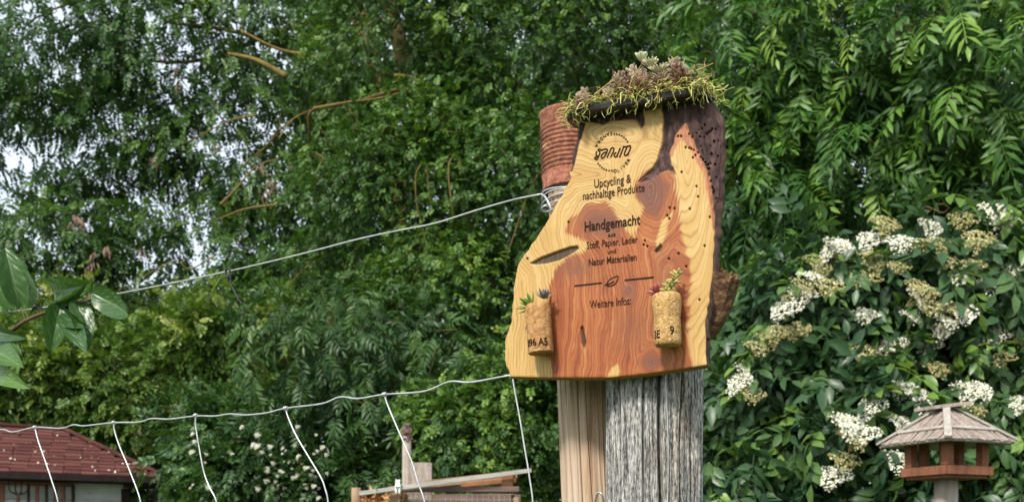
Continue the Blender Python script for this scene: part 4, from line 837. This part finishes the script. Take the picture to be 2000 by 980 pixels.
# ties on the top wire
def tie(label, strokes, rd=.0015):
    t = thing('cable_tie', label, 'tie', tuple(FP(*strokes[0][0])))
    for nm, s in zip(('tie_loop', 'tie_tail', 'tie_head'), strokes): mb = MB(); mb.tube(spline([FP(x, y, .002) for x, y in s], 16), rd, 6); mb.build(nm, M['black'], t, True)
tie('black cable tie dangling from the bare stretch of top wire', [[(441,532),(442,526),(447,525),(449,531),(447,541),(444,543),(442,537),(441,531)], [(449,532),(451,552),(455,563),(462,577),(467,588)], [(461,590),(466,587),(470,590),(473,594)]])
tie('black cable tie fastening the apple twig to the wire', [[(62,607),(66,601),(74,599),(84,602),(90,604)], [(60,610),(66,604),(74,602)], [(90,604),(92,606),(94,603)]])
# ================================================================== apple twig tied to the wire
k = NM('apple_leaf', .34, .5); oi = k.n.new('ShaderNodeObjectInfo'); at = k.attr('vein')
c = k.ramp(oi.outputs['Random'], [(0, (.026, .075, .022)), (.6, (.045, .115, .028)), (1, (.12, .23, .05))]); c = k.mix(k.math('MULTIPLY', at, .28), c, (.30, .42, .16)); k.color(c); k.bump(at, .6, .002)
tr = k.n.new('ShaderNodeBsdfTranslucent'); ms = k.n.new('ShaderNodeMixShader'); ms.inputs[0].default_value = .3; k.l(k.mix(1.0, c, (1.25, 1.25, .5), 'MULTIPLY'), tr.inputs[0]); k.l(k.b.outputs[0], ms.inputs[1]); k.l(tr.outputs[0], ms.inputs[2]); k.l(ms.outputs[0], k.out.inputs[0]); M['apple_leaf'] = k.m
apple = thing('apple_twig', 'leafy green fruit tree twig tied along the top wire', 'twig', tuple(FP(-300, 800) * [1, 1, 0]))
mb = MB(); tw_pts = [FP(-420, 1400, .0), FP(-300, 1000, .01), FP(-180, 700, .01), FP(-40, 655, .006), FP(10, 652, .006), FP(50, 626, .006), FP(100, 606, .005), FP(150, 592, .004), FP(198, 582, .004)]
g0 = tw_pts[0].copy(); g0[2] = 0; mb.tube(spline([g0] + tw_pts, 40), np.linspace(.006, .002, 40), 8); mb.build('stem', M['bark_brown'], apple, True)
def big_leaf(base, tip, wd_px, bend=.2, cup=.35, roll=0.0, off0=.01, off1=.03, seed=0):
    a = FP(*base, off0); b = FP(*tip, off1); L = np.linalg.norm(b - a); d = (b - a)/L; view = nrm(CAM - (a+b)/2)
    sd = nrm(np.cross(view, d)); nn = np.cross(d, sd); sd = sd*math.cos(roll) + nn*math.sin(roll); nn = np.cross(d, sd)*1.0; nn = -nn if nn @ view < 0 else nn
    wd = wd_px * a[1]/F; r = np.random.default_rng(seed); nu, nv = 17, 13; V = []; VE = []
    for i in range(nu):
        t = i/(nu-1); hw = wd*.5*math.sin(math.pi*t**.72)**.62*(1 - .12*t) if 0 < t < 1 else 0.0003
        for j in range(nv):
            s = -1 + 2*j/(nv-1); rip = .035*wd*math.sin(t*26 + s*3)*abs(s)**2
            V.append(a + d*L*t + sd*hw*s + nn*(abs(s)**1.4*cup*hw - bend*L*(t-.5)**2*1.0 + rip))
            vv = (t*9 - abs(s)*2.2) % 1; VE.append(max(math.exp(-(s/.07)**2), .7*math.exp(-((vv-.5)/.11)**2)*(abs(s) < .92)))
    me = mesh_np('leaf', np.array(V), np.array([[i*nv+j, i*nv+j+1, (i+1)*nv+j+1, (i+1)*nv+j] for i in range(nu-1) for j in range(nv-1)]), {'vein': np.array(VE)}, True)
    lf = ob('leaf', me, M['apple_leaf'], apple)
    mb = MB(); mb.tube([a, a + d*L*.5 - nn*(.004)*0 + nn*(-bend*L*0)], .0006, 5) if False else None
    return lf
LV = [((92,572),(178,556),62,.25,.4,.1), ((100,598),(168,562),26,.2,.3,.9), ((120,590),(98,688),50,.2,.45,.1), ((128,600),(165,682),50,.15,.3,.2), ((150,582),(173,680),46,.2,.3,-.2), ((196,576),(268,622),52,-.35,.3,.3),
      ((120,612),(160,636),40,.3,.6,.3), ((165,575),(180,552),16,.3,.5,.6), ((212,590),(215,632),16,.3,.6,.5), ((200,592),(193,618),9,.2,.4,.2),
      ((38,600),(10,480),62,.2,.5,.2), ((30,600),(-30,520),60,.2,.4,.1), ((22,590),(-40,600),50,.2,.4,.4), ((-30,640),(42,660),34,.2,.4,.3), ((-24,676),(40,712),58,.15,.35,-.2), ((-20,716),(46,754),44,.2,.4,.2), ((20,650),(40,690),14,.3,.4,.2), ((60,600),(46,520),30,.25,.5,1.0), ((-60,560),(-150,470),60,.2,.4,.2), ((-80,640),(-170,700),60,.2,.4,.1)]
for j, a in enumerate(LV): big_leaf(*a[:3], bend=a[3]*1.5, cup=a[4]*1.5, roll=a[5], seed=j, off0=.006 + .004*(j % 3), off1=.015 + .012*(j % 4))
mb = MB()
for a, b, c in (((40,600),(46,615),(50,628)), ((30,600),(36,620),(22,648)), ((22,652),(40,668),(44,690)), ((196,580),(210,585),(228,600)), ((178,552),(184,570),(190,582)), ((60,560),(50,600),(55,622))):
    mb = MB(); mb.tube(spline([FP(*a, .012), FP(*b, .01), FP(*c, .007)], 10), .0009, 6); mb.build('leaf_stalk', M['stem_green'], apple, True)
# ================================================================== bird feeder
fD = 3.86; fc = P(1848, 868, fD); fs = fD/F; cx, cy = fc[0], fD; yaw = math.radians(25)
fd = thing('bird_feeder', 'wooden bird feeder house with shaggy strip roof on a round pole', 'bird feeder', (cx, cy, 0))
M['feeder_brown'] = plank_mat('feeder_brown', (.12, .045, .024), (.27, .115, .065), 40, (1, 1, .2)); M['feeder_grey'] = plank_mat('feeder_grey', (.20, .175, .15), (.46, .42, .37), 60, (1, 1, 1)); M['strip'] = plank_mat('strip_wood', (.15, .115, .095), (.42, .35, .30), 70, (1, 1, .3))
M['pole_wood'] = plank_mat('pole_wood', (.20, .165, .13), (.48, .42, .35), 60, (1, 1, .08))
ex, ey = np.array([math.cos(yaw), math.sin(yaw), 0]), np.array([-math.sin(yaw), math.cos(yaw), 0])
zE = fc[2]; zT = P(1848, 800, fD)[2]; hs = 124*fs/math.sqrt(2); ts = 10*fs/math.sqrt(2)
corner = lambda sx, sy, h, z: np.array([cx, cy, 0]) + ex*sx*h + ey*sy*h + UP*z
for (ax_, ay_), (bx_, by_) in (((-1,-1),(1,-1)), ((1,-1),(1,1)), ((1,1),(-1,1)), ((-1,1),(-1,-1))):
    A, B = corner(ax_, ay_, hs, zE), corner(bx_, by_, hs, zE); At, Bt = corner(ax_, ay_, ts, zT), corner(bx_, by_, ts, zT); n_o = nrm(np.cross(B - A, At - A)); n_o = n_o if n_o[2] > 0 else -n_o
    mb = MB(); V = [A, B, Bt, At]; mb.add(V + [v - n_o*.006 for v in V], [(0,1,2,3), (7,6,5,4), (0,4,5,1), (1,5,6,2), (2,6,7,3), (3,7,4,0)]); pan = mb.build('roof_panel', M['feeder_grey'], fd)
    r = np.random.default_rng(int(ax_*3+ay_*5+20)); 
    for row, (t0, t1) in enumerate(((.0, .36), (.30, .99))):
        mb = MB(); nst = 26
        for j in range(nst):
            s = (j + .5)/nst + r.normal(0, .006); lo = A + (B-A)*s; tops = At + (Bt-At)*s; hi_lim = t1
            # strips run up the slope and stop at the hips
            mid = (A+B)/2; up_d = ((At+Bt)/2 - mid); fr_ = abs(s - .5)*2; lim = (1 - fr_)/(1 - ts/hs); hi = min(t1, lim)
            if hi - t0 < .06: continue
            sl2 = r.normal(0, .03); p0 = lo + up_d*(t0 + r.uniform(-.02, .02)); p1 = lo + up_d*hi + (B-A)*sl2*(hi-t0); c = (p0+p1)/2; Y = p1 - p0
            mb.box(c + n_o*(.003 + .002*row*0 + r.uniform(0, .003)), (np.linalg.norm(B-A)/nst*.42, np.linalg.norm(Y)/2, .0018), np.cross(Y, n_o), Y, n_o)
        mb.build('roof_strip', M['strip'], pan)['kind'] = 'stuff'
    la, lb2 = A + (At-A)*.33, B + (Bt-B)*.33; mb = MB(); mb.box((la+lb2)/2 + n_o*.009, (np.linalg.norm(lb2-la)/2*.97, .008, .004), lb2-la, np.cross(n_o, lb2-la), n_o); mb.build('batten', M['feeder_grey'], fd)
for sx, sy in ((-1,-1), (1,-1), (1,1), (-1,1)):
    A = corner(sx, sy, hs*1.02, zE - .002); T_ = corner(sx, sy, ts, zT); d = T_ - A; sd = nrm(np.cross(d, UP)); nn = np.cross(sd, nrm(d)); nn = nn if nn[2] > 0 else -nn
    mb = MB(); mb.box((A+T_)/2 + nn*.011, (np.linalg.norm(d)/2, .012, .004), d, sd, nn); mb.build('hip_board', M['feeder_grey'], fd)
    pz0, pz1 = P(0, 912, fD)[2], zE + .03; hc = 52*fs/math.sqrt(2)*1.25; c = corner(sx, sy, hc, (pz0+pz1)/2); mb = MB(); mb.box(c, (.0155, .0155, (pz1-pz0)/2), ex, ey, UP); mb.build('corner_post', M['feeder_brown'], fd)
mb = MB(); mb.box((cx - .012, cy, zT + .012), (.062, .048, .006), nrm(ex*.8 + ey*-.6 + UP*.10), ey, UP); mb.build('ridge_cap', M['strip'], fd)
zf = P(0, 928, fD)[2]; hb = 76*fs/math.sqrt(2)
mb = MB(); mb.box((cx, cy, zf - .006), (hb*.98, hb*.98, .008), ex, ey, UP); mb.build('floor_board', M['feeder_brown'], fd)
for k_, (dx, dy) in enumerate(((ex, ey), (-ex, ey), (ey, ex), (-ey, ex))):
    mb = MB(); mb.box(np.array([cx, cy, zf + .012]) + dx*(hb + .004 + .002*k_), (.006, hb*1.07, .015), dx, dy, UP); mb.build('rim_board', M['feeder_brown'], fd)
for dx, s in ((ex, .1), (ey, -.1)):
    mb = MB(); mb.box(np.array([cx, cy, (pz0+pz1)/2]) + dx*hc + (ey if dx is ex else ex)*s*.2, (.013, .013, (pz1-pz0)/2), ex, ey, UP); mb.build('side_post', M['feeder_brown'], fd)
for j, (px_, py_) in enumerate(((1792, 927), (1867, 924), (1904, 923))):
    pass
mb = MB(); mb.lathe([(.041, 0), (.040, 1.0), (.039, zf - .014)], (cx, cy, 0), n=28, wob=lambda a, h: .0012*math.sin(a*5 + h*3)); mb.build('pole', M['pole_wood'], fd, True)
# ================================================================== shed
A = np.array([-3.62, 7.29, 0]); B = np.array([-2.52, 8.0, 0]); al = nrm(B - A); bk_ = np.array([-al[1], al[0], 0]); zEv = 2.012; wS = .60; zR = 2.385
A = B - al*4.2
shed = thing('garden_shed', 'small white boarded garden shed with red shingle hip roof', 'shed', tuple((A+B)/2))
k = NM('shingle', .9, .2); oi = k.n.new('ShaderNodeObjectInfo'); n = k.noise(k.coord('Object'), 160, 5, .7); k.color(k.mix(k.math('MULTIPLY', n, .8), k.ramp(oi.outputs['Random'], [(0, (.085, .030, .026)), (.6, (.118, .042, .035)), (1, (.150, .058, .047))]), (.55, .5, .5), 'MULTIPLY')); k.bump(n, .6, .003); M['shingle'] = k.m
M['shed_trim'] = plank_mat('shed_trim', (.010, .006, .006), (.035, .022, .02), 20); M['shed_white'] = plank_mat('shed_white', (.36, .37, .36), (.60, .60, .57), 14, (.3, .3, 1), .2)
M['rust_dark'] = bark_mat('rust_dark', (.02, .014, .011), (.085, .045, .03), 40, 1, .4)
Bz = B + UP*zEv; R1 = B - al*wS + bk_*wS + UP*zR; R0 = A + al*wS*0 + bk_*wS + UP*zR; Az = A + UP*zEv; Cz = B + bk_*2*wS + UP*zEv; Dz = A + bk_*2*wS + UP*zEv
up_s = (R1 + al*wS) - Bz; nS = nrm(np.cross(al, up_s)); nS = nS if nS[2] > 0 else -nS
mb = MB(); mb.add([Az, Bz, R1, R0, Cz, Dz], [(0,1,2,3), (1,4,2), (4,5,3,2)]); roof = mb.build('roof', M['shed_trim'], shed)
sh = MB(); sw, sl3 = .115, .052; sh.box((0, 0, 0), (sw/2*.975, sl3/2*1.3, .0055), bev=.25); shm = sh.mesh('shingle'); shm.materials.append(M['shingle'])
Ls = np.linalg.norm(up_s); rows = int(Ls/sl3); ud = up_s/Ls; r = np.random.default_rng(3); half = [MB() for _ in range(1)]
tilt = nrm(ud - nS*.10); nz_ = nrm(np.cross(al, tilt)); nz_ = nz_ if nz_[2] > 0 else -nz_; cnt = 0
stf = MB()
for i in range(rows + 1):
    f = (i + .5)*sl3/Ls
    if f > 1.0: break
    hip = wS*f; x = hip + .02 + (i % 2)*sw*.5 + r.uniform(0, .02); 
    # cut shingle against the hip
    first = x - hip
    while x < 4.1 - .0:
        p = Bz - al*(x + sw/2 - .03) + ud*(f*Ls) + nS*.012 + nz_*r.uniform(-.0015, .0025) + al*r.normal(0, .004)
        if cnt < 290 and x < 1.75:
            o = ob('shingle', shm, None, roof); X = al; o.matrix_basis = Matrix(((X[0], tilt[0], nz_[0], p[0]), (X[1], tilt[1], nz_[1], p[1]), (X[2], tilt[2], nz_[2], p[2]), (0, 0, 0, 1))); cnt += 1
        else: stf.box(p, (sw/2*.985, sl3/2*1.25, .0035), al, tilt, nz_)
        x += sw
s2 = stf.build('shingle_field', M['shingle'], roof); s2['kind'] = 'stuff'
d = R1 - Bz; mb = MB(); nh = 9
for i in range(nh):
    c = Bz + d*((i + .5)/nh) + np.array([0, 0, .018]); sd = nrm(np.cross(d, UP)); nn = np.cross(sd, nrm(d)); nn = nn if nn[2] > 0 else -nn
    m2 = MB(); m2.box(c, (np.linalg.norm(d)/nh*.6, .045, .005), d + nn*.02, sd, nn); m2.build('hip_shingle', M['shingle'], roof)
m2 = MB(); m2.box((R0+R1)/2 + UP*.012, (np.linalg.norm(R1-R0)/2, .05, .008), al, bk_, UP); m2.build('ridge_shingle', M['shingle'], roof)
mb = MB(); mb.box((Az+Bz)/2 - bk_*.012 - UP*.016, (np.linalg.norm(B-A)/2 + .03, .012, .022), al, bk_, UP); mb.build('fascia', M['shed_trim'], shed)
mb = MB(); mb.box((Bz+Cz)/2 + al*.012 - UP*.022, (.012, wS + .02, .03), al, bk_, UP); mb.build('fascia', M['shed_trim'], shed)
mb = MB(); mb.box((Az+Bz)/2 + bk_*.08 - UP*.040, (np.linalg.norm(B-A)/2 - .03, .075, .005), al, bk_, UP); mb.build('soffit', M['shed_trim'], shed)
wl = np.linalg.norm(B - A)
for i in range(16):
    z = zEv - .042 - .062 - i*.125
    if z < .03: break
    mb = MB(); mb.box((A+B)/2 - al*.12 + bk_*.15 + UP*z, (wl/2 - .15, .010, .0605), al, nrm(bk_ + UP*.03), UP); mb.build('wall_plank', M['shed_white'], shed)
    mb = MB(); mb.box(B - al*.275 + bk_*(wS + .075) + UP*z, (.010, wS - .10, .0605), al, bk_, UP); mb.build('wall_plank', M['shed_white'], shed)
mb = MB(); mb.box(B - al*.255 + bk_*.145 + UP*.97, (.03, .03, .965), al, bk_, UP); mb.build('corner_board', M['shed_trim'], shed)
mb = MB(); mb.box(B - al*.05 + bk_*.06 + UP*.965, (.028, .028, .96), al, bk_, UP); mb.build('porch_post', M['shed_trim'], shed)
# pale petals dropped on the shingles
r = np.random.default_rng(14); n = 90; f = r.random(n)**1.6*.8; xx = wS*f + .05 + r.random(n)*2.0
pos = Bz[None] - al*xx[:, None] + ud*(f*Ls)[:, None] + nS*.026; X, Y, Z = frames(r.normal(size=(n, 3)), nS + .3*r.normal(size=(n, 3)))
V, Fc, ti = stamp([leaf8(.4, .5, .2)], r, pos, X, Y, Z, r.uniform(.008, .018, n), r.uniform(.55, .9, n)); tag(ob('petals', mesh_np('petals', V, Fc, {'tint': ti}), M['floret']), 'pale fallen petals scattered on the red shed roof', 'petals', kind='stuff')
# tools hung along the wall under the eave
def wallp(px, z, off=.03):
    # the point of the wall line seen in column px
    o = B + bk_*(.14 - off); p = (px-1000)/F; t = (p*o[1] - o[0])/(-al[0] + p*al[1]); return o - al*t + UP*z
rail = MB(); rail.box((wallp(-80, 0) + wallp(145, 0))/2*[1,1,0] + UP*(zEv - .062), (np.linalg.norm(wallp(-80, 0) - wallp(145, 0))/2, .012, .010), al, bk_, UP); tag(rail.build('tool_rail', M['feeder_brown'], None), 'brown wooden rail for hanging tools under the shed eave', 'rail')
def ztool(px, py): return EYE + (HOR - py)/F * wallp(px, 0)[1]
t = thing('garden_fork', 'rusty garden fork hung tines up on the shed wall', 'fork', tuple(wallp(36, 0) * [1, 1, 0] + UP*.7))
c = wallp(36, ztool(36, 962), .05)
for j in range(4):
    s = (j - 1.5)*.036; top = c + al*s*1.15 + UP*.105; mb = MB(); mb.tube(spline([c + al*s*.5 + UP*-.005, c + al*s*1.05 + UP*.02, top], 10), np.linspace(.006, .003, 10), 6); mb.build('tine', M['rust_dark'], t, True)
mb = MB(); mb.tube(spline([c - al*.035, c - UP*.012, c + al*.035], 8), .006, 6); mb.build('yoke', M['rust_dark'], t, True)
mb = MB(); mb.tube([c - UP*.01, c - UP*.95], [.010, .014], 10); mb.build('handle', M['feeder_brown'], t, True)
for px, rd, lab, ln, dk_ in ((4, .017, 'thick brown tool handle hanging beside the garden fork', .9, 0), (56, .010, 'thin dark tool handle hanging between fork and wide handles', 1.0, 1), (73, .013, 'brown wooden tool handle, third along the shed rail after the fork', 1.0, 0), (91, .011, 'slim olive tool handle hanging in the middle of the shed rail', .95, 1), (109, .013, 'dark brown tool handle with rust hanging along the shed rail', 1.0, 0), (124, .014, 'stout reddish tool handle hanging next to the last dark one', 1.0, 0), (143, .012, 'last dark tool handle hanging by the bare white boards', .8, 1)):
    c = wallp(px, zEv - .065, .045); t = thing('hung_tool', lab, 'tool', tuple(c - UP*ln), 'tools hung under the shed eave')
    mb = MB(); mb.tube([c, c - UP*ln*.5, c - UP*ln*.82], [rd, rd*.95, rd], 10); mb.build('handle', M['rust_dark'] if dk_ else M['feeder_brown'], t, True)
    mb = MB(); e = c - UP*ln*.8; mb.add([e - al*.012 + UP*.0, e + al*.012, e + al*.06 - UP*.05, e + al*.06 - UP*.2, e - al*.06 - UP*.2, e - al*.06 - UP*.05] + [v + bk_*.004 for v in [e - al*.012, e + al*.012, e + al*.06 - UP*.05, e + al*.06 - UP*.2, e - al*.06 - UP*.2, e - al*.06 - UP*.05]], [(0,1,2,3,4,5), (11,10,9,8,7,6)] + [(i, (i+1) % 6, (i+1) % 6 + 6, i+6) for i in range(6)]); mb.build('blade', M['rust_dark'], t)
# ================================================================== timber crate with mesh
cD = 5.5; cm = cD/F
M['crate_wood'] = plank_mat('crate_wood', (.16, .095, .055), (.40, .27, .17), 26, (.12, 1, 1)); M['grey_rail'] = plank_mat('grey_rail', (.24, .23, .21), (.48, .46, .42), 40, (.1, 1, 1)); M['crate_red'] = plank_mat('crate_red', (.20, .085, .045), (.42, .19, .09), 30, (.2, 1, 1)); M['brown_beam'] = plank_mat('brown_beam', (.085, .055, .045), (.20, .135, .11), 26, (.1, 1, 1))
crate = thing('timber_crate', 'rough timber crate with wire mesh front and sloping grey rail', 'crate', P(880, 980, cD) * [1, 1, 0])
def pbox(name, x0, y0, x1, y1, D, th, mat, parent=crate, sl=0.0):
    a, b = P(x0, y1, D), P(x1, y0, D); c = (a+b)/2; mb = MB(); mb.box(c + np.array([0, th/2, 0]), ((b-a)[0]/2, th/2, (b-a)[2]/2), X=(math.cos(sl), 0, math.sin(sl)), Z=(-math.sin(sl), 0, math.cos(sl))); return mb.build(name, mat, parent)
def prail(name, p0, p1, wpx, D, mat, th=.022):
    a, b = P(*p0, D), P(*p1, D); mb = MB(); mb.box((a+b)/2, (np.linalg.norm(b-a)/2, th/2, wpx*cm/2), b-a, (0, 1, 0), np.cross(b-a, (0, 1, 0))*-1); return mb.build(name, mat, crate)
prail('sloping_rail', (702, 963), (1038, 918), 8, cD - .03, M['grey_rail'])
pbox('beam', 757, 949, 1014, 960, cD, .05, M['brown_beam'])
prail('board', (832, 945), (1010, 926), 15, cD + .05, M['crate_wood']); prail('board', (900, 946), (1008, 938), 9, cD + .03, M['crate_red'])
prail('board', (990, 955), (992, 920), 22, cD + .02, M['crate_red'])
mb = MB(); a = P(1008, 955, cD + .02); mb.box((a[0], a[1], a[2]/2 - .02), (.013, .02, a[2]/2 - .02)); mb.build('corner_post', M['crate_wood'], crate)
mb = MB(); a = P(772, 958, cD + .03); mb.box((a[0], a[1], a[2]/2 - .01), (.028, .02, a[2]/2 - .01)); mb.build('corner_post', M['crate_wood'], crate)
a = P(880, 965, cD + .75); mb = MB(); mb.box((a[0], a[1], a[2]/2), (.40, .01, a[2]/2)); mb.build('back_panel', M['brown_beam'], crate)
a = P(1008, 955, cD + .4); mb = MB(); mb.box((a[0]-.02, a[1], a[2]/2), (.008, .36, a[2]/2)); mb.build('side_panel', M['brown_beam'], crate)
gm = MB()
for j in range(22): a = P(786 + j*10.5, 962, cD + .012); gm.tube([a, a*[1, 1, 0] + UP*.5], .0016, 5)
for j in range(40):
    z = P(0, 964, cD)[2] - j*.027
    if z > .5: gm.tube([P(780, 964, cD + .01)*[1, 1, 0] + UP*z, P(1004, 964, cD + .01)*[1, 1, 0] + UP*z], .0016, 5)
gm.build('wire_mesh', M['strip'], crate)['kind'] = 'stuff'
k = NM('dry_leaf', .8, .2); oi = k.attr('tint'); k.color(k.ramp(oi, [(0, (.12, .05, .02)), (.5, (.36, .17, .06)), (1, (.58, .36, .16))])); r = np.random.default_rng(6); n = 420
pos = np.stack([r.uniform(P(700, 0, cD)[0], P(790, 0, cD)[0], n), cD + r.uniform(-.02, .3, n), P(0, 962, cD)[2] - .02 - np.abs(r.normal(0, .12, n))], 1); X, Y, Z = frames(r.normal(size=(n, 3)), r.normal(size=(n, 3)))
V, Fc, ti = stamp([leaf8(.28, .9, .5), leaf8(.2, -.7, -.6)], r, pos, X, Y, Z, r.uniform(.04, .08, n), r.random(n)); o = ob('dry_leaves', mesh_np('dry_leaves', V, Fc, {'tint': ti}), k.m); tag(o, 'heap of curled brown dry leaves piled beside the crate mesh', 'leaves', kind='stuff')
def rpost(name, label, px, py, rpx, D, mat, cat='post'):
    a = P(px, py, D); s = D/F; t = thing(name, label, cat, (a[0], a[1], 0)); mb = MB(); mb.lathe([(rpx*s*1.05, 0), (rpx*s, a[2] - .004), (rpx*s*.9, a[2]), (.001, a[2] + .001)], (a[0], a[1], 0), n=20, cap=False, wob=lambda an, h: .002*math.sin(an*3 + h*4)); mb.build('timber', mat, t, True); return t
rpost('short_post', 'short round light brown post at the low end of the sloping rail', 695, 952, 9.5, cD - .02, M['crate_wood'])
gp = rpost('bark_pole', 'grey debarked pole with ragged brown top behind the crate', 794, 852, 8.5, cD + .25, M['pole_wood'], 'pole')
a = P(795, 862, cD + .25); mb = MB()
mb.lathe([(.021, 0), (.027, .012), (.022, .03), (.029, .045), (.024, .062), (.017, .078), (.019, .088), (.006, .098)], a, n=18, wob=lambda an, h: .006*math.sin(an*3 + h*140) + .004*math.sin(an*7 - h*260))
mb.build('ragged_bark', M['brown_beam'], gp)
a = P(822, 903, cD + .12); bd = MB(); bd.box((a[0], a[1], a[2]/2), (22*cm, .014, a[2]/2)); tag(bd.build('upright_board', M['strip'], None), 'plain upright board standing beside the grey pole', 'board')
# white peg clipped on the sloping rail
k = NM('white_plastic', .4, .5); k.color((.80, .80, .78)); pg = thing('clothes_peg', 'white plastic clothes peg clipped on the sloping grey rail', 'peg', tuple(P(777, 963, cD - .06)))
for s in (-1, 1):
    mb = MB(); mb.tube(spline([P(777 + s*3.2, 964, cD - .055), P(777 + s*3.5, 950, cD - .06), P(777 + s*2.2, 945, cD - .06), P(777 + s*2.6, 936, cD - .06)], 12), [.006]*4 + [.007]*4 + [.0055]*4, 8); mb.build('peg_arm', k.m, pg, True)
mb = MB(); mb.tube([P(772.5, 949, cD - .066), P(781.5, 949, cD - .066)], .005, 8); mb.build('peg_spring', M['wire'], pg)
for o in bpy.data.objects:
    if '_base' in o: del o['_base']
